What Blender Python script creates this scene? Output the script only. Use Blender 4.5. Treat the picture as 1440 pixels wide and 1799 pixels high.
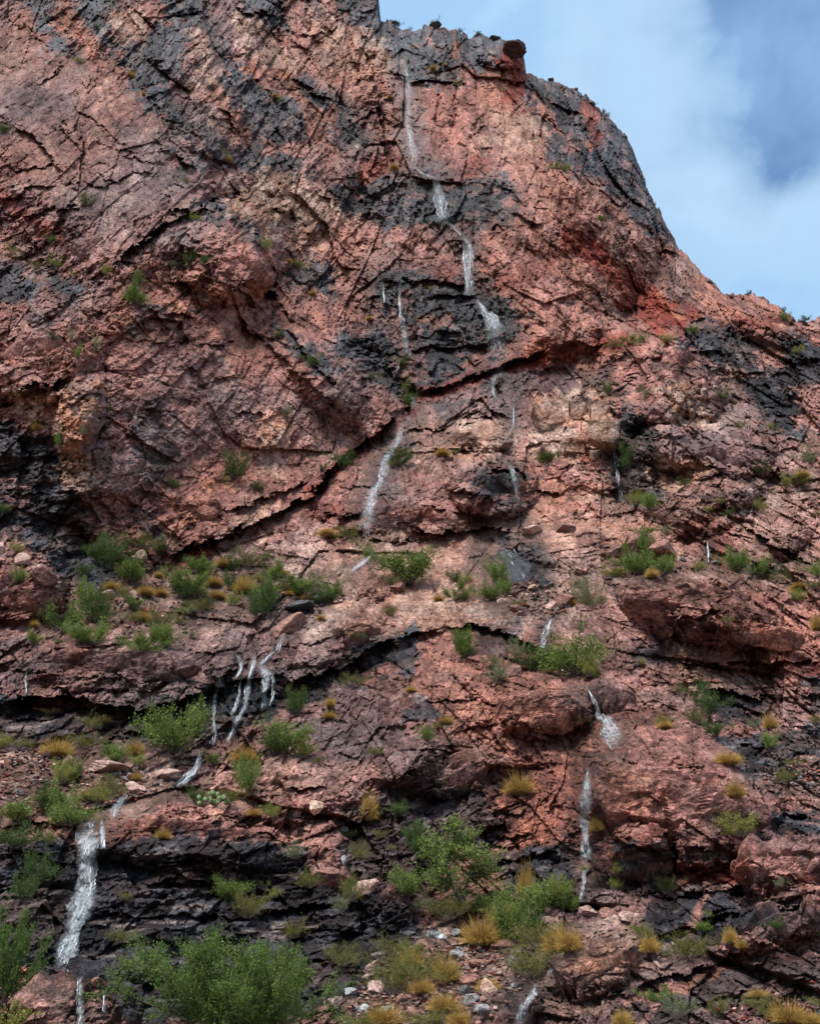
import bpy, math, random
import numpy as np
from mathutils import Vector
for _o in list(bpy.data.objects):
    bpy.data.objects.remove(_o)
sc = bpy.context.scene
COLL = sc.collection
R = math.radians
f32 = np.float32

# ------------------------------------------------------------------ camera
W, H, F = 1440.0, 1799.0, 1800.0            # photograph frame and focal length in its pixels
PITCH = R(27.0)
CAM = np.array([0.0, 0.0, 1.7])
cd = bpy.data.cameras.new('camera')
cd.sensor_width = 36.0
cd.lens = 36.0 * F / H
cd.clip_start = 0.1
cd.clip_end = 6000.0
cam = bpy.data.objects.new('camera', cd)
cam.location = CAM
cam.rotation_euler = (R(90) + PITCH, 0, 0)
COLL.objects.link(cam)
sc.camera = cam

# ------------------------------------------------------------------ sky and sun
SUN_EL, SUN_AZ = R(60), R(218)              # azimuth clockwise from north (+Y): behind the camera, to its left
sc.view_settings.view_transform = 'Standard'
sc.view_settings.look = 'None'
sc.view_settings.gamma = 1.0
sc.view_settings.exposure = 1.24
sc.view_settings.use_curve_mapping = False
world = bpy.data.worlds.new('World')
sc.world = world
world.use_nodes = True
nt = world.node_tree
nt.nodes.clear()


def N(tree, kind, **kw):
    n = tree.nodes.new(kind)
    for k, v in kw.items():
        if k in n.inputs:
            n.inputs[k].default_value = v
        else:
            setattr(n, k, v)
    return n


def L(tree, a, b):
    tree.links.new(a, b)


def mth(tree, op, a, b=None, c=None, clamp=False):
    n = tree.nodes.new('ShaderNodeMath')
    n.operation = op
    n.use_clamp = clamp
    for i, v in enumerate((a, b, c)):
        if v is None:
            continue
        if isinstance(v, (int, float)):
            n.inputs[i].default_value = v
        else:
            L(tree, v, n.inputs[i])
    return n.outputs[0]


def mixc(tree, fac, a, b, mode='MIX'):
    n = tree.nodes.new('ShaderNodeMix')
    n.data_type = 'RGBA'
    n.blend_type = mode
    for sock, v in ((n.inputs[0], fac), (n.inputs[6], a), (n.inputs[7], b)):
        if isinstance(v, (int, float)):
            sock.default_value = v
        elif isinstance(v, tuple):
            sock.default_value = v
        else:
            L(tree, v, sock)
    return n.outputs[2]


def ramp(tree, fac, pts):
    n = tree.nodes.new('ShaderNodeValToRGB')
    L(tree, fac, n.inputs[0])
    cr = n.color_ramp
    while len(cr.elements) < len(pts):
        cr.elements.new(0.5)
    for e, (p, c) in zip(cr.elements, pts):
        e.position = p
        e.color = c if len(c) == 4 else (*c, 1)
    return n.outputs[0]


def pixdir(px, py):
    dx = (px - 719.5) / F
    dv = (899.0 - py) / F
    return (dx, math.cos(PITCH) - dv * math.sin(PITCH), math.sin(PITCH) + dv * math.cos(PITCH))


def build_sky():
    out = N(nt, 'ShaderNodeOutputWorld')
    bg = N(nt, 'ShaderNodeBackground')
    bg.inputs['Strength'].default_value = SKY
    sky = N(nt, 'ShaderNodeTexSky')
    sky.sky_type = 'NISHITA'
    sky.sun_disc = False
    sky.sun_elevation = SUN_EL
    sky.sun_rotation = SUN_AZ
    sky.altitude = 600
    sky.air_density = 1.0
    sky.dust_density = 1.0
    tc = N(nt, 'ShaderNodeTexCoord')
    g = tc.outputs['Generated']
    mp = N(nt, 'ShaderNodeMapping')
    mp.inputs['Scale'].default_value = (1.0, 1.0, 1.35)
    mp.inputs['Location'].default_value = (0.35, 0.1, 0.62)
    L(nt, g, mp.inputs['Vector'])
    n1 = N(nt, 'ShaderNodeTexNoise', Scale=4.2, Detail=8.0, Roughness=0.58, Distortion=0.3)
    L(nt, mp.outputs[0], n1.inputs['Vector'])
    n2 = N(nt, 'ShaderNodeTexNoise', Scale=1.7, Detail=3.0, Roughness=0.5)
    L(nt, mp.outputs[0], n2.inputs['Vector'])
    cover = mth(nt, 'ADD', mth(nt, 'MULTIPLY', n1.outputs[0], 0.6), mth(nt, 'MULTIPLY', n2.outputs[0], 0.45))
    thin = ramp(nt, cover, [(0.38, (0.75,) * 3), (0.55, (1.0,) * 3)])
    col = mixc(nt, thin, sky.outputs[0], (1.52, 2.48, 3.6, 1))
    white = ramp(nt, cover, [(0.50, (0,) * 3), (0.66, (1,) * 3)])
    col = mixc(nt, white, col, (2.5, 3.3, 4.0, 1))
    # one thick grey-blue rain cloud, and smaller thick banks elsewhere in the sky
    dd = Vector(pixdir(1440, 55)).normalized()
    vm = N(nt, 'ShaderNodeVectorMath')
    vm.operation = 'DISTANCE'
    L(nt, g, vm.inputs[0])
    vm.inputs[1].default_value = dd
    n3 = N(nt, 'ShaderNodeTexNoise', Scale=9.0, Detail=6.0, Roughness=0.5, Distortion=0.2)
    L(nt, g, n3.inputs['Vector'])
    blob = mth(nt, 'SUBTRACT', 0.355, mth(nt, 'ADD', vm.outputs['Value'], mth(nt, 'MULTIPLY', n3.outputs[0], 0.24)))
    thick = mth(nt, 'MULTIPLY', blob, 7.0, clamp=True)
    for (bx, by, br, bs) in ((1372, 380, 0.150, 3.0), (1180, 210, 0.150, 1.6)):
        vb = N(nt, 'ShaderNodeVectorMath')
        vb.operation = 'DISTANCE'
        L(nt, g, vb.inputs[0])
        vb.inputs[1].default_value = Vector(pixdir(bx, by)).normalized()
        b2 = mth(nt, 'SUBTRACT', br, mth(nt, 'ADD', vb.outputs['Value'], mth(nt, 'MULTIPLY', n3.outputs[0], 0.20)))
        thick = mth(nt, 'MAXIMUM', thick, mth(nt, 'MULTIPLY', b2, bs, clamp=True))
    n4 = N(nt, 'ShaderNodeTexNoise', Scale=2.3, Detail=5.0, Roughness=0.5)
    mp2 = N(nt, 'ShaderNodeMapping')
    mp2.inputs['Location'].default_value = (4.1, 2.2, 7.3)
    L(nt, g, mp2.inputs['Vector'])
    L(nt, mp2.outputs[0], n4.inputs['Vector'])
    far = ramp(nt, n4.outputs[0], [(0.58, (0,) * 3), (0.75, (0.8,) * 3)])
    allthick = mth(nt, 'MAXIMUM', thick, far)
    rim = mth(nt, 'MULTIPLY', mth(nt, 'MULTIPLY', allthick, mth(nt, 'SUBTRACT', 1.0, allthick)), 1.6, clamp=True)
    col = mixc(nt, mth(nt, 'MULTIPLY', allthick, 0.9), col, mixc(nt, ramp(nt, n3.outputs[0], [(0.36, (0,) * 3), (0.62, (1,) * 3)]), (0.42, 0.90, 1.85, 1), (0.95, 1.65, 2.75, 1)))
    col = mixc(nt, rim, col, (2.6, 3.4, 4.1, 1))
    L(nt, col, bg.inputs['Color'])
    L(nt, bg.outputs[0], out.inputs[0])


SKY = 0.115
build_sky()
sd = bpy.data.lights.new('sun', 'SUN')
sd.energy = 2.7
sd.angle = R(24)
sd.color = (1.0, 0.965, 0.92)
sun = bpy.data.objects.new('sun', sd)
COLL.objects.link(sun)
sdir = Vector((math.sin(SUN_AZ) * math.cos(SUN_EL), math.cos(SUN_AZ) * math.cos(SUN_EL), math.sin(SUN_EL)))
sun.rotation_euler = sdir.to_track_quat('Z', 'Y').to_euler()
sun.location = (0, -20, 60)


# ------------------------------------------------------------------ object helpers
def tag(o, label=None, cat=None, group=None, kind=None):
    if label: o['label'] = label
    if cat: o['category'] = cat
    if group: o['group'] = group
    if kind: o['kind'] = kind
    return o


def link(name, data, parent=None, mat=None):
    o = bpy.data.objects.new(name, data)
    COLL.objects.link(o)
    if parent is not None:
        o.parent = parent
    if mat is not None and data is not None and len(data.materials) == 0:
        data.materials.append(mat)
    return o


def np_mesh(name, verts, faces, smooth=True):
    """verts (n,3) array, faces (m,3|4) array, all the same size"""
    me = bpy.data.meshes.new(name)
    verts = np.asarray(verts, f32)
    faces = np.asarray(faces, np.int32)
    k = faces.shape[1]
    me.vertices.add(len(verts))
    me.vertices.foreach_set('co', verts.ravel())
    me.loops.add(faces.size)
    me.loops.foreach_set('vertex_index', faces.ravel())
    me.polygons.add(len(faces))
    me.polygons.foreach_set('loop_start', np.arange(0, faces.size, k, dtype=np.int32))
    me.polygons.foreach_set('use_smooth', np.full(len(faces), smooth, bool))
    me.update(calc_edges=True)
    return me


def set_col(me, name, arr):
    a = me.attributes.new(name, 'FLOAT_COLOR', 'POINT')
    c = np.ones((len(me.vertices), 4), f32)
    c[:, :3] = arr
    a.data.foreach_set('color', c.ravel())


def set_float(me, name, arr):
    a = me.attributes.new(name, 'FLOAT', 'POINT')
    a.data.foreach_set('value', np.asarray(arr, f32).ravel())


# ------------------------------------------------------------------ noise in numpy
def hsh(ix, iy, seed):
    h = ix.astype(np.uint32) * np.uint32(374761393) + iy.astype(np.uint32) * np.uint32(668265263)
    h += np.uint32((seed * 2246822519) & 0xffffffff)
    h ^= h >> np.uint32(13)
    h *= np.uint32(1274126177)
    h ^= h >> np.uint32(16)
    return h


_ang = np.linspace(0, 2 * np.pi, 256, endpoint=False)
_CT, _ST = np.cos(_ang).astype(f32), np.sin(_ang).astype(f32)


def perlin(x, y, seed):
    ix = np.floor(x).astype(np.int32)
    iy = np.floor(y).astype(np.int32)
    fx = (x - ix).astype(f32)
    fy = (y - iy).astype(f32)
    ux = fx * fx * fx * (fx * (fx * 6 - 15) + 10)
    uy = fy * fy * fy * (fy * (fy * 6 - 15) + 10)

    def gr(i, j):
        h = (hsh(ix + i, iy + j, seed) & np.uint32(255)).astype(np.int32)
        return _CT[h] * (fx - i) + _ST[h] * (fy - j)
    a = gr(0, 0); b = gr(1, 0); c = gr(0, 1); d = gr(1, 1)
    return ((a + (b - a) * ux) * (1 - uy) + (c + (d - c) * ux) * uy) * f32(1.5)


def fbm(x, y, seed, octv=4, rough=0.5):
    s = 0; a = 1.0; t = 0
    for o in range(octv):
        s = s + perlin(x * 2 ** o + 13.7 * o, y * 2 ** o - 7.1 * o, seed + o) * f32(a)
        t += a; a *= rough
    return s / f32(t) * f32(1.6)


def vor(x, y, seed):
    ix = np.floor(x).astype(np.int32)
    iy = np.floor(y).astype(np.int32)
    f1 = np.full(x.shape, 9.0, f32); f2 = np.full(x.shape, 9.0, f32)
    hid = np.zeros(x.shape, np.uint32)
    ddx = np.zeros(x.shape, f32); ddy = np.zeros(x.shape, f32)
    for i in (-1, 0, 1):
        for j in (-1, 0, 1):
            h = hsh(ix + i, iy + j, seed)
            dx = (x - (ix + i) - (0.1 + 0.8 * (h & np.uint32(1023)).astype(f32) / 1023)).astype(f32)
            dy = (y - (iy + j) - (0.1 + 0.8 * ((h >> np.uint32(10)) & np.uint32(1023)).astype(f32) / 1023)).astype(f32)
            d = dx * dx + dy * dy
            m = d < f1
            f2 = np.where(m, f1, np.minimum(f2, d))
            hid = np.where(m, h, hid)
            ddx = np.where(m, dx, ddx); ddy = np.where(m, dy, ddy)
            f1 = np.where(m, d, f1)
    return np.sqrt(f1), np.sqrt(f2), hid, ddx, ddy


def rnd01(h, salt):
    g = h * np.uint32(2654435761) + np.uint32(salt * 40503 + 77)
    g ^= g >> np.uint32(15)
    g *= np.uint32(2246822519)
    g ^= g >> np.uint32(13)
    return (g & np.uint32(65535)).astype(f32) / f32(65535)


def smooth(a, b, x):
    t = np.clip((x - a) / (b - a), 0, 1)
    return t * t * (3 - 2 * t)


# ------------------------------------------------------------------ the mountainside: distance survey (photo px -> metres away)
CP = {
    -160: [(2150, 17), (1799, 21), (2600, 24), (1600, 26), (1500, 28), (1430, 30), (1350, 33), (1260, 37), (1100, 41), (1000, 46), (900, 47.5), (700, 50), (500, 54), (300, 62), (100, 70), (-150, 82)],
    100: [(2150, 17), (1799, 22), (2600, 25), (1600, 27), (1500, 28.5), (1440, 30), (1350, 34.5), (1280, 37.5), (1220, 38.5), (1130, 41.5), (1060, 45.5), (990, 48), (900, 49.5), (800, 51), (700, 52.5), (600, 54.5), (500, 57), (460, 60), (400, 62), (300, 66), (200, 70), (100, 74), (0, 78), (-150, 84)],
    350: [(2150, 18), (1799, 23), (2600, 26), (1600, 28), (1500, 29.5), (1440, 31), (1380, 34), (1310, 37.5), (1220, 39.5), (1130, 43.5), (1050, 49.5), (975, 55), (900, 57), (700, 60), (500, 62), (410, 63.5), (370, 66.5), (300, 71), (200, 76), (100, 80), (0, 85), (-150, 92)],
    550: [(1799, 24), (2600, 27), (1600, 29), (1500, 30.5), (1400, 34), (1300, 38), (1200, 41.5), (1100, 47), (1000, 53.5), (920, 58), (860, 61.5), (700, 64.5), (600, 66.5), (540, 70), (500, 73), (400, 77), (300, 80), (200, 83), (100, 87), (0, 91), (-150, 97)],
    700: [(2150, 18), (1799, 24), (2600, 26.6), (1600, 29.5), (1500, 31.5), (1400, 34), (1300, 38), (1200, 42), (1100, 47), (1000, 53), (950, 56), (900, 58), (800, 62.5), (700, 67.5), (600, 71), (500, 74), (400, 77), (300, 80.3), (200, 83.5), (100, 88), (50, 91)],
    850: [(1799, 24), (2600, 26.8), (1600, 30.5), (1500, 32.8), (1400, 34.6), (1300, 38), (1200, 41.5), (1100, 46.5), (1000, 52), (940, 56), (900, 57.5), (800, 62), (700, 67), (650, 69.5), (600, 70.8), (500, 73.5), (400, 76.5), (300, 79.5), (200, 82.5), (100, 87), (60, 90)],
    1000: [(2150, 18), (1799, 23), (2600, 25.5), (1600, 29), (1500, 32), (1400, 33.8), (1300, 37.2), (1200, 41), (1100, 46), (1000, 51), (900, 56), (800, 60), (700, 65), (640, 69.5), (600, 71), (500, 73.5), (400, 76), (300, 79.5), (200, 85), (150, 89)],
    1130: [(1799, 22.6), (2600, 25), (1600, 28), (1500, 31), (1400, 32.6), (1300, 36), (1200, 40), (1100, 43), (1000, 49), (900, 54), (800, 58), (700, 62), (610, 66.5), (570, 71), (500, 75), (400, 79), (330, 86)],
    1250: [(2150, 18), (1799, 22.5), (2600, 24.5), (1600, 27.5), (1500, 30), (1400, 32), (1350, 33.6), (1300, 36.5), (1200, 39.5), (1100, 41.5), (1020, 44.5), (990, 49), (900, 53), (800, 57), (700, 61.5), (600, 66), (530, 73)],
    1400: [(1799, 22), (2600, 24.5), (1600, 27), (1500, 29.2), (1400, 33), (1300, 36), (1200, 39), (1100, 42), (1020, 45.5), (980, 48.5), (900, 51.5), (800, 55.5), (700, 60), (600, 66), (565, 70)],
    1600: [(2150, 17), (1799, 21.5), (2600, 24), (1500, 29), (1300, 35), (1100, 41), (900, 50), (700, 59), (560, 69)],
}
for _x, _src, _k in ((-900, -160, 0.90), (2350, 1600, 0.92)):
    CP[_x] = [(y, d * _k) for y, d in CP[_src]]
pts = np.array([(x, y, d) for x, l in CP.items() for y, d in l], float)


def rbf_fit(p, v, lam=2e-4):
    n = len(p)
    r = np.sqrt(((p[:, None] - p[None]) ** 2).sum(-1)) + 1e-9
    K = r * r * np.log(r) + lam * np.eye(n)
    Pm = np.c_[np.ones(n), p]
    A = np.block([[K, Pm], [Pm.T, np.zeros((3, 3))]])
    return np.linalg.solve(A, np.r_[v, 0, 0, 0])


RP = pts[:, :2] / 1000.0
RC = rbf_fit(RP, np.log(pts[:, 2]))
gx = np.arange(-960, 2421, 10.0); gy = np.arange(-220, 2221, 10.0)
GX, GY = np.meshgrid(gx, gy)
q = np.c_[GX.ravel(), GY.ravel()] / 1000.0
val = RC[-3] + RC[-2] * q[:, 0] + RC[-1] * q[:, 1]
for i in range(len(RP)):
    r2 = (q[:, 0] - RP[i, 0]) ** 2 + (q[:, 1] - RP[i, 1]) ** 2 + 1e-12
    val += RC[i] * 0.5 * r2 * np.log(r2)
GD = np.exp(val).reshape(GX.shape)


def depth0(px, py):
    fx = np.clip((px - gx[0]) / 10.0, 0, len(gx) - 1.001); fy = np.clip((py - gy[0]) / 10.0, 0, len(gy) - 1.001)
    i = fx.astype(int); j = fy.astype(int)
    a = fx - i; b = fy - j
    return (GD[j, i] * (1 - a) + GD[j, i + 1] * a) * (1 - b) + (GD[j + 1, i] * (1 - a) + GD[j + 1, i + 1] * a) * b


# skyline of the mountain
SKYL = [(-1000, -500), (640, -260), (652, -140), (664, -8), (669, 36), (690, 38), (712, 46), (722, 52), (745, 45), (770, 45), (790, 52), (806, 55), (820, 60), (845, 58), (868, 66), (884, 74), (900, 84), (918, 96), (923, 126), (940, 130),
        (960, 138), (985, 146), (1010, 156), (1030, 172), (1050, 188), (1080, 213), (1096, 232), (1110, 262), (1122, 292), (1130, 318), (1140, 345), (1160, 375), (1172, 398), (1184, 425), (1205, 448), (1228, 478), (1245, 492), (1262, 508),
        (1275, 521), (1290, 520), (1305, 516), (1325, 516), (1350, 528), (1370, 540), (1384, 552), (1396, 562), (1410, 564), (1424, 561), (1445, 556), (1500, 560), (1800, 575), (2500, 520)]
SX = np.array([p[0] for p in SKYL], float); SYv = np.array([p[1] for p in SKYL], float)

# grid: about one vertex per rendered pixel inside the frame
ST = 1.86
cx = np.concatenate([np.arange(-900, -240, 22.0), np.arange(-240, -12, 6.0), np.arange(-12, 1453, ST), np.arange(1455, 1690, 6.0), np.arange(1690, 2350, 22.0)])
ry = np.concatenate([np.arange(-60, -8, 8.0), np.arange(-8, 1810, ST), np.arange(1812, 2150, 12.0)])
NC, NR = len(cx), len(ry)
PX, PY = np.meshgrid(cx, ry)
rs = np.random.RandomState(5)
sky_px = np.interp(cx, SX, SYv)
sky_n = perlin(cx / 17.0, cx * 0 + 3.3, 91) * 5 + perlin(cx / 6.0, cx * 0 + 8.1, 92) * 3.0
_, _, hs_, _, _ = vor((cx / 13.0).astype(f32), (cx * 0).astype(f32), 93)
sky_n = sky_n + (rnd01(hs_, 1) - 0.5) * 9
sky_px = sky_px + np.where(cx > 675, sky_n, 0)
EX = np.maximum(sky_px[None, :] - PY, 0)                 # how far a vertex is beyond the skyline
PYc = np.where(EX > 0, sky_px[None, :] + 0.25 * EX, PY)
Y0 = depth0(PX, PYc)
below = np.maximum(PY - sky_px[None, :], 0)
Y0 = Y0 * (1 + 0.03 * np.clip(1 - below / 45.0, 0, 1) ** 2)
Y0 = Y0 * (1 + 0.006 * EX)


def unproject(px, py, Y):
    dx = (px - 719.5) / F
    dv = (899.0 - py) / F
    ry_ = math.cos(PITCH) - dv * math.sin(PITCH)
    rz_ = math.sin(PITCH) + dv * math.cos(PITCH)
    return np.stack([CAM[0] + dx / ry_ * Y, CAM[1] + Y, CAM[2] + rz_ / ry_ * Y], -1)


B0 = unproject(PX, PYc, Y0)
MPP = (Y0 / F).astype(f32)                               # metres per photo pixel
U = B0[..., 0].astype(f32)
mcol = depth0(np.full(NR, 780.0), ry) / F                # metres per photo pixel down the middle of the face
vcol = np.concatenate([[0], np.cumsum(-0.5 * (mcol[1:] + mcol[:-1]) * np.diff(ry))])
V = (np.broadcast_to((vcol - vcol[NR // 2])[:, None], (NR, NC))).astype(f32)
dU = np.gradient(B0, axis=1); dV = np.gradient(B0, axis=0)
NRM = np.cross(dV, dU)
NRM /= np.linalg.norm(NRM, axis=-1, keepdims=True) + 1e-9
NRM = np.where((NRM[..., 1:2] > 0), -NRM, NRM)

# ------------------------------------------------------------------ image-plane helpers for surveyed features
_, _, _hc, _, _ = vor((PX / 21.0).astype(f32), (PY / 17.0).astype(f32), 201)
_, _, _hd, _, _ = vor((PX / 9.0).astype(f32), (PY / 7.5).astype(f32), 202)
wx = perlin(PX / 40.0, PY / 40.0, 11) * 3.5 + (rnd01(_hc, 1) - 0.5) * 9 + (rnd01(_hd, 1) - 0.5) * 5
wy = perlin(PX / 40.0, PY / 40.0, 13) * 3.5 + (rnd01(_hc, 2) - 0.5) * 9 + (rnd01(_hd, 2) - 0.5) * 5
XW = PX + wx; YW = PY + wy
EDGE0 = (perlin(PX / 22.0, PY / 14.0, 21) * 0.9 + perlin(PX / 8.0, PY / 5.0, 22) * 0.7 + perlin(PX / 3.8, PY / 3.0, 23) * 0.4).astype(f32)


EDGE = EDGE0


def win(x0, x1, y0, y1):
    return (slice(max(np.searchsorted(ry, y0) - 1, 0), np.searchsorted(ry, y1) + 1),
            slice(max(np.searchsorted(cx, x0) - 1, 0), np.searchsorted(cx, x1) + 1))


def pdist(poly, X, Y, closed=False):
    best = np.full(X.shape, 1e9); sgn = np.ones(X.shape)
    n = len(poly)
    for i in range(n if closed else n - 1):
        ax, ay = poly[i][:2]; bx, by = poly[(i + 1) % n][:2]
        ex, ey = bx - ax, by - ay
        t = np.clip(((X - ax) * ex + (Y - ay) * ey) / (ex * ex + ey * ey + 1e-9), 0, 1)
        d = np.hypot(X - ax - t * ex, Y - ay - t * ey)
        s = ex * (Y - ay) - ey * (X - ax)
        m = d < best
        best = np.where(m, d, best); sgn = np.where(m, np.sign(s), sgn)
    return best, sgn


def inside(poly, X, Y):
    r = np.zeros(X.shape, bool)
    n = len(poly); j = n - 1
    for i in range(n):
        xi, yi = poly[i][:2]; xj, yj = poly[j][:2]
        if yi != yj:
            r ^= ((yi > Y) != (yj > Y)) & (X < (xj - xi) * (Y - yi) / (yj - yi) + xi)
        j = i
    return r


def mask_poly(poly, feather=14.0, edge=1.0):
    xs = [p[0] for p in poly]; ys = [p[1] for p in poly]
    m = feather * 2.5 + 14
    sl = win(min(xs) - m, max(xs) + m, min(ys) - m, max(ys) + m)
    X, Y = XW[sl], YW[sl]
    d, _ = pdist(poly, X, Y, True)
    d = np.where(inside(poly, X, Y), d, -d)
    return sl, smooth(-feather * 0.5, feather * 0.5, d + EDGE[sl] * feather * edge).astype(f32)


def mask_stroke(poly, w, feather=8.0):
    xs = [p[0] for p in poly]; ys = [p[1] for p in poly]
    m = w + feather * 2.5 + 12
    sl = win(min(xs) - m, max(xs) + m, min(ys) - m, max(ys) + m)
    d, _ = pdist(poly, XW[sl], YW[sl])
    return sl, smooth(-feather * 0.5, feather * 0.5, w * 0.5 - d + EDGE[sl] * feather).astype(f32)


# ------------------------------------------------------------------ bedding directions
# weights of the three foliation dips: down to the right, level, up to the right
wd = np.zeros((3, NR, NC), f32)
wd[1] = 1


def dip(k, poly, fe=60):
    sl, a = mask_poly(poly, fe, 0.3)
    wd[(slice(None),) + sl] *= (1 - a)
    wd[(k,) + sl] += a


dip(0, [(-1200, -120), (560, -120), (640, 60), (660, 300), (600, 560), (700, 720), (520, 860), (290, 990), (180, 980), (100, 760), (-1200, 620)])
dip(0, [(880, 380), (900, 60), (1460, 60), (1460, 560), (1180, 600), (900, 640)])
dip(2, [(480, 1260), (560, 1130), (760, 1120), (760, 1300), (700, 1400), (560, 1420), (400, 1360)])
dip(2, [(700, 1360), (1000, 1380), (1000, 1540), (860, 1620), (660, 1620)])
dip(2, [(1080, 1580), (1440, 1480), (1560, 1480), (1560, 1900), (1000, 1900), (1000, 1680)])
dip(0, [(1120, 900), (1460, 880), (1460, 1150), (1330, 1150), (1100, 1050)], 40)
dip(2, [(700, 740), (1000, 620), (1180, 600), (1100, 700), (740, 790)], 40)
DIPS = [R(-42), R(2), R(26)]
PIX = MPP * f32(ST)                                      # metres per grid step

warpA = perlin(U / 3.1, V / 3.1, 31); warpB = perlin(U / 3.1, V / 3.1, 32)
warpC = perlin(U / 0.9, V / 0.9, 33); warpD = perlin(U / 0.9, V / 0.9, 34)
DISP = np.zeros((NR, NC), f32)
TINT = np.zeros((5, NR, NC), f32)
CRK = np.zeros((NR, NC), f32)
STREAK = np.zeros((NR, NC), f32)
STRAT = np.zeros((NR, NC), f32)
LAM = np.zeros((NR, NC), f32)
SCALES = [(7.5, 1.35, 0.09, 0.17), (2.9, 1.3, 0.08, 0.24), (1.15, 1.3, 0.10, 0.36), (0.44, 1.3, 0.13, 0.64), (0.17, 1.25, 0.17, 0.80)]
for k in range(3):
    m = wd[k] > 0.01
    if not m.any():
        continue
    w = wd[k][m]
    u, v = U[m], V[m]
    ct, st = math.cos(DIPS[k]), math.sin(DIPS[k])
    a = u * ct + v * st + warpA[m] * 0.16 + warpC[m] * 0.07
    b = -u * st + v * ct + warpB[m] * 0.16 + warpD[m] * 0.06
    px_ = PIX[m]
    for si, (S, asp, amp, tilt) in enumerate(SCALES):
        fade = np.clip((S / px_ - 1.5) / 3.0, 0, 1)
        f1, f2, h, dx, dy = vor(a / (S * asp * 0.72), b / (S * 0.72), 100 * k + si * 7 + 3)
        hh = rnd01(h, 1) - 0.5
        tx = (rnd01(h, 2) - 0.5) * 2; ty = (rnd01(h, 3) - 0.5) * 2
        d = S * (amp * hh * 1.6 + tilt * 0.62 * (tx * 1.25 * dx + (ty - 0.1) * dy))
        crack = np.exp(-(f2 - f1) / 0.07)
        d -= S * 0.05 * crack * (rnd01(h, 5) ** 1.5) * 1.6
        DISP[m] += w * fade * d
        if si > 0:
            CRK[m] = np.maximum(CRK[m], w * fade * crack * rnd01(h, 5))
        TINT[si][m] += w * (rnd01(h, 4) - 0.5)
    STREAK[m] += w * fbm(a / 5.0, b / 0.8, 40 + k, 4, 0.6)
    # fine lamination: thin lines along the foliation
    lm = 0
    for lam_, am_ in ((0.11, 1.0), (0.24, 0.8), (0.5, 0.6)):
        lm = lm + am_ * np.clip((lam_ / px_ - 1.2) / 2.0, 0, 1) * perlin(a / (lam_ * 7) + 3 * lam_, b / lam_ + 0.5 * warpC[m], 140 + k + int(lam_ * 100))
    LAM[m] += w * np.clip(lm * (0.55 + 0.9 * perlin(a / 2.1, b / 1.3, 150 + k)), -1, 1)
    # thin stepped layers along the foliation
    ph = b / 0.85 + 0.9 * perlin(a / 4.0, b / 1.6, 50 + k)
    fr = ph - np.floor(ph)
    saw = fr - np.clip((fr - 0.86) / 0.14, 0, 1) * 1.0
    ph2 = b / 0.3 + 0.8 * perlin(a / 1.8, b / 0.6, 55 + k)
    fr2 = ph2 - np.floor(ph2)
    saw2 = fr2 - np.clip((fr2 - 0.84) / 0.16, 0, 1)
    STRAT[m] += w * (0.30 * saw * np.clip(0.3 + 1.6 * perlin(a / 2.6, b / 1.6, 60 + k), 0, 1.2) * np.clip(0.85 / px_ / 5, 0, 1)
                     + 0.11 * saw2 * np.clip(0.35 + 1.5 * perlin(a / 1.5, b / 0.9, 65 + k), 0, 1.2) * np.clip(0.3 / px_ / 4, 0, 1))
for S, sd_, an, am, asp in ((4.2, 501, 0.9, 0.38, 1.3), (1.7, 502, 0.4, 0.48, 1.3), (0.75, 503, 1.25, 0.8, 1.3), (0.30, 504, 0.2, 1.2, 1.3), (1.5, 505, 1.15, 0.8, 4.5), (1.0, 506, -0.75, 0.9, 4.0), (0.5, 507, -1.2, 0.9, 3.5), (0.45, 508, 0.65, 0.9, 3.5)):
    ca, sa = math.cos(an), math.sin(an)
    f1, f2, h, dx, dy = vor((U * ca + V * sa + 0.12 * warpA) / (S * asp), (-U * sa + V * ca + 0.12 * warpB) / S, sd_)
    fade = np.clip((S / PIX - 2.0) / 4.0, 0, 1)
    tx = rnd01(h, 2) * 2 - 1; ty = rnd01(h, 3) * 2 - 1
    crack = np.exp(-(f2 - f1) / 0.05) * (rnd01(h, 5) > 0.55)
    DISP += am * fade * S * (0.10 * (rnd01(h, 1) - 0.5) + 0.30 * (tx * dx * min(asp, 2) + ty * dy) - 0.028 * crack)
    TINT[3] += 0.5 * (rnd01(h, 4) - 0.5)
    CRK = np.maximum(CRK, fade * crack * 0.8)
del u, v, a, b, px_, f1, f2, h, dx, dy
ROUGH = fbm(U / 1.7, V / 1.7, 71, 5, 0.55)
BIG = fbm(U / 9.0, V / 9.0, 81, 4, 0.5)
FINE = fbm(U / 0.5, V / 0.5, 75, 3, 0.6)
EDGE = (0.6 * EDGE0 + 0.9 * TINT[2] + 0.8 * TINT[3] + 0.5 * STREAK + 0.5 * TINT[1] + 0.5).astype(f32)
GAIN = np.ones((NR, NC), f32)                            # blockiness of the surface
STR_W = np.full((NR, NC), 0.05, f32)                     # strength of the layering
FE = np.zeros((NR, NC), f32)                             # surveyed relief, in photo pixels towards the viewer
RAW = {}


def ledge(poly, A, wdn, wup=22):
    xs = [p[0] for p in poly]; ys = [p[1] for p in poly]
    m = 3 * max(wdn, wup) + 10
    sl = win(min(xs) - m, max(xs) + m, min(ys) - m, max(ys) + m)
    X, Y = XW[sl], YW[sl]
    d, s = pdist(poly, X, Y)
    e = np.minimum(np.hypot(X - poly[0][0], Y - poly[0][1]), np.hypot(X - poly[-1][0], Y - poly[-1][1]))
    ef = smooth(2, 28, e)
    FE[sl] += 1.0 * ef * np.where(s > 0, -A * np.exp(-(d / wdn) ** 1.3), 0.45 * A * np.exp(-d / wup))


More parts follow.
